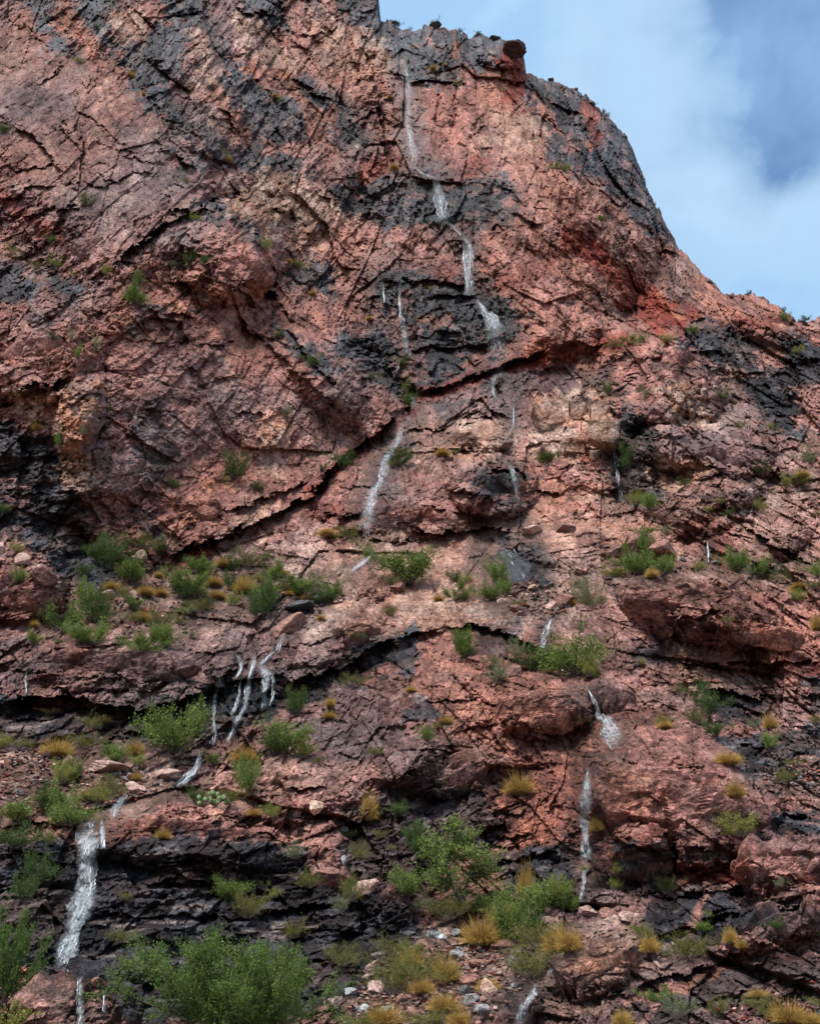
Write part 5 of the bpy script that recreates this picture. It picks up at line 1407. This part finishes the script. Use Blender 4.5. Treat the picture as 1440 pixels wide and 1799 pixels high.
ORD = ['leftmost', 'second from left', 'third from left', 'fourth from left', 'fifth from left', 'sixth from left', 'seventh from left', 'eighth from left', 'ninth from left', 'tenth from left', 'eleventh from left', 'twelfth from left']


def place_plant(kind, px, py, w, h, where, label=None):
    nm, desc, cat = KN[kind]
    p = hit(px, py - 1, 20)
    s = p[1] / F * 1.08
    p[1] -= 0.10 * w * s
    root = link(nm, None)
    root.location = (p[0], p[1], p[2] - 0.05 * h * s)
    stm, fol = PR[kind][prng.randrange(len(PR[kind]))]
    root.rotation_euler = (0, 0, prng.uniform(0, 6.28))
    zs = h * s / 0.70 * 1.12
    root.scale = (w * s * 1.05, w * s * 1.05, zs * 1.35) if kind == 'Y' else (w * s * 1.28, w * s * 1.28, zs * 1.02)
    link('stem' if kind != 'Y' else 'dead_blades', stm, root)
    link('foliage' if kind != 'Y' else 'grass_blades', fol, root)
    key = '%s %s' % (('large' if w >= 54 else 'small' if w <= 22 else 'mid sized'), desc)
    if not label: SAME.setdefault((key, where), []).append((px, root))
    tag(root, label or ('%s %s %s' % (('large' if w >= 54 else 'small' if w <= 22 else 'mid sized'), desc, where)), cat, ('golden grass tussocks' if kind == 'Y' else 'desert shrubs') + ' ' + where)
    return root


for where, line in PLANTS.items():
    for it in line.split():
        k_ = it[0]; a = [float(x) for x in it[1:].split(',')]
        place_plant(k_, *a, where)
for (key, where), lst in SAME.items():
    lst.sort(key=lambda a: a[0])
    n_ = len(lst)
    for i_, (_, o_) in enumerate(lst):
        if n_ > 1:
            o_['label'] = '%s %s %s' % ('rightmost' if i_ == n_ - 1 else ORD[i_], key, where)
for it, lab in [(('G', 720, 1028, 100, 66), 'large round bright green shrub alone in the middle of the pink bench'), (('G', 1012, 1184, 108, 64), 'large spreading green shrub right of the small forked fall'),
                (('G', 308, 1322, 96, 74), 'large bright green shrub below the overhang left of the three stranded cascade')]:
    place_plant(*it, 'standing alone', lab)


# big foreground bushes and the small tree: prototypes of their own, in metres
def big_bush(px, py, w, h, nst, nleaf, seed, label, kind='G', lf=0.020):
    rng = np.random.RandomState(seed)
    stm, fol = grow(rng, nst, 0.66, 1.0, nleaf, lf, 10, 0.12, 0.6, 0.010, 2.6, 0.020)
    stm.materials.append(M_STEM); fol.materials.append(M_LEAF[kind])
    p = hit(px, min(py, 1806), 20)
    s = p[1] / F
    root = link('bush', None)
    p2 = unproject(np.array(px), np.array(py), np.array(p[1] - 0.45 * w * s))
    root.location = p2
    root.scale = (w * s * 0.70, w * s * 0.6, h * s * 0.72 / 0.70)
    link('stem', stm, root); link('foliage', fol, root)
    tag(root, label, 'bush', 'leafy bushes in the foreground')


big_bush(412, 1830, 335, 182, 48, 85000, 21, 'very large leafy green bush at the bottom in front of the black cliff', 'H', 0.0125)
big_bush(2, 1772, 122, 190, 26, 16000, 22, 'tall green bush cut off by the left edge beside the wide waterfall', 'H', 0.022)
big_bush(14, 1835, 120, 76, 30, 8000, 23, 'low yellow green bush in the bottom left corner', 'L', 0.030)


def small_tree():
    rng = np.random.RandomState(8)
    p = hit(818, 1588, 20)
    s = p[1] / F
    root = link('tree', None)
    root.location = (p[0], p[1] - 0.3, p[2] - 0.1)
    tag(root, 'small airy tree with a dark leaning trunk on the rock right of centre', 'tree')
    acc = Acc()

    def L2(pts_, r0, r1):
        pt = np.array([((x - 818) * s, d_ * s, (1588 - y) * s) for x, y, d_ in pts_])
        acc.add(*tube(catmull(pt, 14), r0, r1, 6)); return catmull(pt, 14)
    limbs = [L2([(816, 1590, 0), (806, 1566, -4), (794, 1545, -8), (788, 1522, -8), (792, 1500, -6)], 0.10, 0.045)]
    limbs.append(L2([(816, 1588, 0), (818, 1564, 4), (824, 1545, 8), (832, 1530, 12)], 0.06, 0.03))
    br = []
    for pts_ in [[(790, 1530, -8), (775, 1510, -14), (752, 1496, -18)], [(788, 1522, -8), (784, 1500, 0), (772, 1474, 6)], [(792, 1504, -6), (800, 1484, -10), (806, 1462, -12)], [(792, 1508, -6), (815, 1492, 2), (838, 1476, 6)],
                 [(790, 1516, -8), (820, 1508, -14), (850, 1506, -18)], [(830, 1534, 12), (848, 1522, 8), (872, 1520, 0)], [(800, 1555, -6), (780, 1545, -20), (758, 1535, -26)], [(826, 1540, 9), (840, 1532, 20), (858, 1535, 24)]]:
        br.append(L2(pts_, 0.035, 0.012))
    tips = []
    for b in br + limbs[:1]:
        for t in range(16):
            i = rng.randint(4, 14); d = rng.randn(3) * 0.8 + np.array([0, 0, 0.25]); d /= np.linalg.norm(d)
            q_ = np.array([b[i] + d * x * s + np.array([0, 0, 0.0]) for x in np.linspace(0, rng.uniform(12, 34), 5)])
            acc.add(*tube(q_, 0.012, 0.004)); tips.append(q_)
    trunk = acc.mesh('trunk')
    link('trunk', trunk, root, M_STEM)
    cs = []
    for q_ in tips:
        n = 48
        x = rng.uniform(0.3, 1.1, n) * 4; i = np.clip(x.astype(int), 0, 3); f = (x - i)[:, None]
        cs.append(q_[i] * (1 - f) + q_[i + 1] * f + rng.randn(n, 3) * 4.0 * s)
    c = np.concatenate(cs)
    link('crown', leaves_mesh('crown', c, rng, 4.2 * s, 2.4), root, M_LEAF['G'])


small_tree()


def prickly_pear():
    rng = np.random.RandomState(4)
    p = hit(372, 1412, 14)
    s = p[1] / F
    root = link('prickly_pear', None)
    root.location = (p[0], p[1] - 0.3, p[2] - 0.05)
    tag(root, 'pale green prickly pear cactus on the ledge above the black cliff', 'cactus')
    a = np.linspace(0, 2 * np.pi, 10, endpoint=False)
    v = [(0, 0.07, 0.5), (0, -0.07, 0.5)]
    for t in a:
        v.append((0.40 * math.sin(t), 0, 0.5 - 0.5 * math.cos(t)))
    fs = []
    for i in range(10):
        fs += [(0, 2 + i, 2 + (i + 1) % 10), (1, 2 + (i + 1) % 10, 2 + i)]
    pad = np_mesh('pad', v, fs, True)
    pad.materials.append(M_PAD)
    for k in range(20):
        o = link('pad', pad, root)
        lvl = k % 3
        o.location = (rng.uniform(-26, 26) * s, rng.uniform(-8, 4) * s, (lvl * 6 - 2) * s)
        o.rotation_euler = (rng.uniform(-0.5, 0.3), rng.uniform(-0.8, 0.8), rng.uniform(-1.2, 1.2))
        z = rng.uniform(10, 14) * s
        o.scale = (z, z, z)


prickly_pear()


# ------------------------------------------------------------------ loose rocks
def ico(sub):
    import bmesh
    bm = bmesh.new()
    bmesh.ops.create_icosphere(bm, subdivisions=sub, radius=1.0)
    v = np.array([x.co[:] for x in bm.verts]); f = np.array([[w.index for w in x.verts] for x in bm.faces])
    bm.free()
    return v, f


ICO = {1: ico(1), 2: ico(2), 3: ico(3), 4: ico(4)}


def chip(seed, sub, chips=14, squash=(1, 0.8, 0.7), dmin=0.5, dmax=0.82, rough=0.0):
    rng = np.random.RandomState(seed)
    v, f = ICO[sub][0].copy(), ICO[sub][1]
    for k in range(chips):
        n = rng.randn(3); n /= np.linalg.norm(n)
        d = rng.uniform(dmin, dmax)
        e = v @ n - d
        v -= np.maximum(e, 0)[:, None] * n
    if rough:
        v += v / np.linalg.norm(v, axis=1, keepdims=True) * (fbm((v[:, 0] * 2.5 + 9 + v[:, 2]).astype(f32), (v[:, 1] * 2.5 - v[:, 2] * 2).astype(f32), seed, 4) * rough)[:, None]
    return v * np.array(squash), f


ST_MESH = {}
for mk in M_ST:
    ST_MESH[mk] = []
    for i in range(6):
        v, f = chip(100 + i * 13 + len(mk), 1, 9, (1, rs.uniform(0.65, 0.95), rs.uniform(0.5, 0.85)), 0.42, 0.8)
        me = np_mesh('stone', v, f, False)
        me.materials.append(M_ST[mk])
        ST_MESH[mk].append(me)


def boulder(px, py, w, h, mk, label, seed, group='loose boulders on the slope', cat='boulder', chips=11, rot=None, push=0.1, sub=4, name='boulder', rough=0.07):
    p = hit(px, py, 24)
    s = p[1] / F
    v, f = chip(seed, sub, chips, (1, 1, 1), 0.45, 0.78, rough)
    v[:, 0] *= w * 0.5 * s / max(1e-6, np.abs(v[:, 0]).max()); v[:, 2] *= h * 0.5 * s / max(1e-6, np.abs(v[:, 2]).max()); v[:, 1] *= w * 0.42 * s / np.abs(v[:, 1]).max()
    if rot:
        c, si = math.cos(R(rot)), math.sin(R(rot)); x, z = v[:, 0].copy(), v[:, 2].copy()
        v[:, 0] = x * c - z * si; v[:, 2] = x * si + z * c
    me = np_mesh(name, v, f, False)
    o = link(name, me, None, M_ST[mk])
    o.location = (p[0], p[1] - push * w * s, p[2])
    tag(o, label, cat, group)
    return o


BOULD = [
    (898, 1182, 38, 40, 'red', 'squared orange brown boulder sitting beside the sparse shrubs below the bench', 3, 20), (990, 928, 40, 24, 'red', 'brown angular boulder resting on the ledge left of the wet gully', 4, 0),
    (930, 934, 46, 16, 'pink', 'flat pale boulder beside the brown angular boulder', 5, 0), (968, 1064, 34, 22, 'pink', 'pale pink boulder in the stream bed above the forked fall', 6, 0),
    (992, 1056, 34, 26, 'red', 'dark sided boulder right of the pale pink boulder in the stream bed', 7, 0), (905, 1072, 40, 20, 'red', 'low wedge shaped boulder left of the stream bed', 8, -20),
    (936, 1032, 24, 14, 'tan', 'small orange tan boulder above the stream bed', 9, 0), (880, 1056, 24, 16, 'pink', 'small pink boulder beside the green shrub of the bare bench', 10, 0),
    (1160, 968, 58, 34, 'red', 'dark brown boulder behind the shrubs of the right shelf', 11, -10), (1062, 974, 32, 26, 'red', 'square dark boulder overhanging the bench left of the right shelf', 12, 0), (1198, 984, 16, 12, 'black', 'small black boulder beside the right shelf shrubs', 13, 0),
    (1256, 990, 20, 12, 'grey', 'small grey boulder right of the pale thin trickle', 14, 0), (1380, 1048, 22, 18, 'red', 'round dark boulder at the end of the brown right outcrop', 15, 0),
    (40, 988, 34, 32, 'pink', 'rounded pink boulder on top of the mound at the left edge', 16, 0), (2, 962, 24, 36, 'pink', 'pale boulder at the left edge above the rounded one', 17, 0), (82, 1016, 48, 42, 'red', 'dark squared block at the end of the left edge mound', 18, 0), (68, 996, 26, 16, 'pink', 'small pale boulder on the left edge mound', 19, 0),
    (246, 980, 26, 30, 'pink', 'slanting pink boulder under the foot of the left buttress', 20, -35), (192, 1044, 30, 14, 'pink', 'flat pinkish stone beside the thicket', 21, 12), (236, 1046, 22, 22, 'pink', 'pointed pink stone between the golden tussocks of the thicket', 22, -20),
    (500, 1030, 46, 14, 'pink', 'long flat pink slab stone on the shrubby bench', 23, 14), (520, 1068, 66, 16, 'black', 'flat wet black boulder under the short spout of water', 24, 4), (700, 1032, 30, 14, 'red', 'small brown boulder below the large round shrub', 25, 0), (510, 1105, 66, 42, 'red', 'reddish brown wedge rock right of the triangle of white water', 26, 30),
    (190, 1350, 84, 20, 'pink', 'long flat pink slab on the gravelly terrace', 27, -4), (124, 1340, 30, 30, 'red', 'pointed brown stone beside the brightest golden tussock', 28, 30), (170, 1374, 22, 22, 'red', 'upright brown stone below the long flat pink slab', 29, 0), (292, 1362, 52, 22, 'pink', 'pink slab beside the bright chute', 30, 6), (236, 1382, 40, 22, 'pink', 'broken pink boulder above the rounded spill', 31, 0),
    (520, 1430, 22, 34, 'pink', 'upright pink stone beside the ledge bushes above the black cliff', 32, -8), (552, 1420, 30, 24, 'tan', 'tan stone leaning on the ledge right of the upright pink stone', 33, 0), (602, 1456, 20, 12, 'white', 'small pale stone at the head of the dark gully', 34, 0), (604, 1508, 12, 18, 'white', 'small bluish white stone in the dark gully', 35, 0),
    (578, 1540, 66, 44, 'red', 'reddish triangular rock above the black layered ledge', 36, 10), (640, 1562, 48, 36, 'pink', 'pink boulder right of the reddish triangular rock', 37, 0), (690, 1568, 44, 30, 'red', 'brown boulder left of the bright green shrub', 38, 0),
    (760, 1642, 32, 20, 'white', 'white stone at the top left of the talus', 39, 0), (800, 1640, 26, 18, 'grey', 'grey stone right of the white talus stone', 40, 0), (774, 1646, 18, 14, 'white', 'small whitish stone touching the white talus stone', 41, 0), (738, 1660, 26, 20, 'red', 'dark stone under the white talus stone', 42, 0),
    (882, 1660, 40, 24, 'red', 'dark red brown boulder under the golden tussocks of the talus', 43, 12), (803, 1676, 28, 18, 'grey', 'blue grey stone in the middle of the talus', 44, 0), (836, 1692, 40, 16, 'red', 'flat reddish slab in the talus', 45, 0), (824, 1720, 32, 22, 'red', 'red brown stone left of the tall tan stone', 46, 0), (856, 1742, 32, 44, 'tan', 'tall tan upright stone in the talus', 47, 8),
    (818, 1744, 20, 26, 'grey', 'grey upright stone left of the tall tan stone', 48, 0), (830, 1758, 30, 24, 'grey', 'brownish grey stone below the tall tan stone', 49, 0), (900, 1690, 24, 24, 'grey', 'grey brown block under the dark red boulder', 50, 0), (612, 1742, 26, 16, 'white', 'white stone at the foot of the black cliff', 51, 0), (652, 1704, 40, 26, 'pink', 'pink stone leaning out of the talus top', 52, 35),
    (658, 1738, 34, 26, 'pink', 'pale pink boulder in the left of the talus', 53, 0), (680, 1778, 30, 20, 'white', 'pale grey boulder near the bottom edge', 54, 0), (690, 1794, 26, 26, 'pink', 'pink stone at the bottom edge below the pale grey boulder', 55, 20), (728, 1784, 36, 26, 'red', 'red stone at the bottom edge of the talus', 56, 0), (588, 1760, 30, 20, 'pink', 'pink stone peeping out beside the very large bush', 57, 0), (640, 1770, 20, 14, 'white', 'small pale stone right of the very large bush', 58, 0),
    (772, 1726, 30, 18, 'red', 'red stone behind the golden talus grass', 59, 0), (848, 1770, 24, 18, 'grey', 'dark stone below the brownish grey stone', 60, 0), (1105, 1612, 36, 20, 'pink', 'flat pale topped block left of the black ledge', 61, -6), (1030, 1600, 40, 22, 'pink', 'pale boulder at the foot of the tall straight waterfall', 62, 10), (1065, 1606, 30, 22, 'red', 'red boulder right of the waterfall foot', 63, 0),
    (172, 1722, 26, 14, 'red', 'small dark red stone on top of the rounded red outcrop', 64, 0), (990, 1178, 26, 10, 'white', 'small pale stone in the stream below the forked fall', 65, 0), (1002, 1182, 14, 10, 'pink', 'tiny pinkish stone beside the pale stream stone', 66, 0), (1140, 1378, 0, 0, '', '', 0, 0),
]
for b in BOULD:
    if b[2]:
        boulder(b[0], b[1], b[2] * 1.08, b[3] * 1.1, b[4], b[5], b[6] * 7 + 1, rot=b[7])

# the overhanging caprock on the skyline
cap = boulder(904, 97, 66, 38, 'brown', 'dark mushroom shaped caprock jutting out over the skyline', 9, None, 'caprock', 8, -14, 0.35, 4, 'caprock', 0.10)
for (px_, py_, w_, h_, sd_) in [(868, 68, 34, 14, 1), (838, 60, 20, 10, 2), (968, 138, 16, 12, 3), (1010, 156, 14, 14, 4), (762, 45, 40, 12, 5), (1040, 180, 16, 12, 6), (1096, 238, 16, 14, 7), (1244, 494, 18, 12, 8), (1410, 566, 26, 10, 9), (690, 40, 20, 9, 10), (1140, 350, 12, 14, 11)]:
    boulder(px_, py_, w_, h_, 'black', 'dark knobbly rock block breaking the skyline rim', 400 + sd_, 'rock blocks along the skyline', 'rock', 10, 0, 0.0, 2, 'rock_block', 0.06)


# tan fractured outcrop: separate angular blocks with gaps
def fractured():
    p0 = hit(1010, 770, 20)
    root = link('rock_outcrop', None)
    root.location = p0
    tag(root, 'tan fractured outcrop of squared blocks with a dark underside on the right slope', 'rock outcrop')
    for k, (x, y, w, h, rot, dy) in enumerate([(966, 745, 64, 96, 8, -0.1), (1017, 722, 44, 58, -3, -0.2), (1051, 726, 40, 60, 4, -0.15), (1003, 785, 46, 50, -6, -0.5), (1052, 784, 58, 56, -10, -1.5), (962, 792, 44, 28, -22, -0.1)]):
        body(x, y, w, h, rot, 60 + k, root, 0.9, 0.35, 0.9, 3, 0.88, 0.45, dy)


fractured()

# scattered stones: each one a thing, those too small to count one mass
srng = random.Random(5)
SCREE = [
    ('talus at bottom centre', [(650, 1690), (740, 1650), (860, 1665), (950, 1700), (880, 1770), (830, 1815), (600, 1815), (620, 1750)], 120, (8, 22), ['pink', 'red', 'red', 'grey', 'red', 'pink', 'red']),
    ('gravelly left terrace', [(0, 1320), (60, 1310), (140, 1345), (320, 1350), (270, 1390), (170, 1420), (0, 1430)], 70, (7, 17), ['pink', 'pink', 'grey', 'red', 'pink']),
    ('ground under the thicket', [(130, 1020), (420, 980), (600, 1030), (560, 1080), (360, 1100), (240, 1130), (80, 1110)], 45, (6, 14), ['pink', 'pink', 'grey', 'red']),
    ('bouldery stream bed', [(880, 1030), (960, 1020), (1020, 1050), (980, 1085), (900, 1080)], 22, (6, 15), ['pink', 'red', 'pink', 'tan']),
    ('gravel patch at the right edge', [(1330, 1350), (1440, 1340), (1440, 1385), (1345, 1380)], 18, (6, 14), ['pink', 'grey', 'pink']),
    ('bottom right ledges', [(1250, 1760), (1440, 1730), (1440, 1800), (1200, 1800)], 20, (7, 18), ['red', 'pink', 'grey', 'red'])]
CW = {'pink': 'pink', 'red': 'red brown', 'grey': 'grey', 'tan': 'tan'}
small = Acc(); smt = []
for where, poly, n, (lo, hi), mats in SCREE:
    xs = [p[0] for p in poly]; ys = [p[1] for p in poly]
    cnt = 0; tiny = 0
    while cnt < n or tiny < n * 9:
        x, y = srng.uniform(min(xs), max(xs)), srng.uniform(min(ys), max(ys))
        if not inside(poly, np.array([x]), np.array([y]))[0]:
            continue
        if cnt < n:
            p = hit(x, y, 10); s = p[1] / F
            d = lo + (hi - lo) * srng.random() ** 2
            mk = srng.choice(mats)
            o = link('stone', ST_MESH[mk][srng.randrange(6)])
            o.location = (p[0], p[1] - 0.15 * d * s, p[2])
            o.rotation_euler = (srng.uniform(-0.7, 0.7), srng.uniform(-0.7, 0.7), srng.uniform(0, 6.28))
            z = d * s * 0.62
            o.scale = (z * srng.uniform(0.8, 1.3), z, z * srng.uniform(0.7, 1.1))
            tag(o, '%s %s stone in the %s %s of the %s' % ('bigger' if d > (lo + hi) / 2 else 'small', CW[mk], ('upper', 'middle', 'lower')[min(2, int(3 * (y - min(ys)) / (max(ys) - min(ys))))], ('left', 'mid left', 'centre', 'mid right', 'right')[min(4, int(5 * (x - min(xs)) / (max(xs) - min(xs))))], where), 'stone', 'loose stones on the ' + where)
            cnt += 1
        else:
            j, i = rc(x, y)
            p = PT[j, i].astype(float); s = p[1] / F
            v, f = ICO[1] if False else (None, None)
            rr = np.random.RandomState(tiny)
            vv = np.array([(0, 0, 1), (1, 0, 0), (0, 1, 0), (-1, 0, 0), (0, -1, 0), (0, 0, -1.0)]) + rr.uniform(-0.35, 0.35, (6, 3))
            ff = np.array([(0, 1, 2), (0, 2, 3), (0, 3, 4), (0, 4, 1), (5, 2, 1), (5, 3, 2), (5, 4, 3), (5, 1, 4)])
            a = rr.uniform(0, 6.28); c, si = math.cos(a), math.sin(a)
            z = s * srng.uniform(1.6, 4.6)
            vv = vv * np.array([z * 1.2, z, z * 0.7]); vv = np.stack([vv[:, 0] * c - vv[:, 1] * si, vv[:, 0] * si + vv[:, 1] * c, vv[:, 2] + 0.3 * (rr.rand() - 0.5) * vv[:, 0]], 1)
            small.add(vv + p + np.array([0, -0.2 * z, 0.3 * z]), ff)
            colr = [PINK * 1.1, PALE, GREY, BRN * 1.5, RED * 1.2, BLK * 3][rr.randint(0, 6)] * rr.uniform(0.7, 1.2)
            smt.append(np.repeat(colr[None], 6, 0))
            tiny += 1
me = small.mesh('gravel', False)
set_col(me, 'Col', np.concatenate(smt)); set_float(me, 'Gloss', np.zeros(len(me.vertices)))
tag(link('gravel', me, None, M_ROCK), 'small broken gravel strewn between the loose stones of the talus and terraces', 'gravel', None, 'stuff')
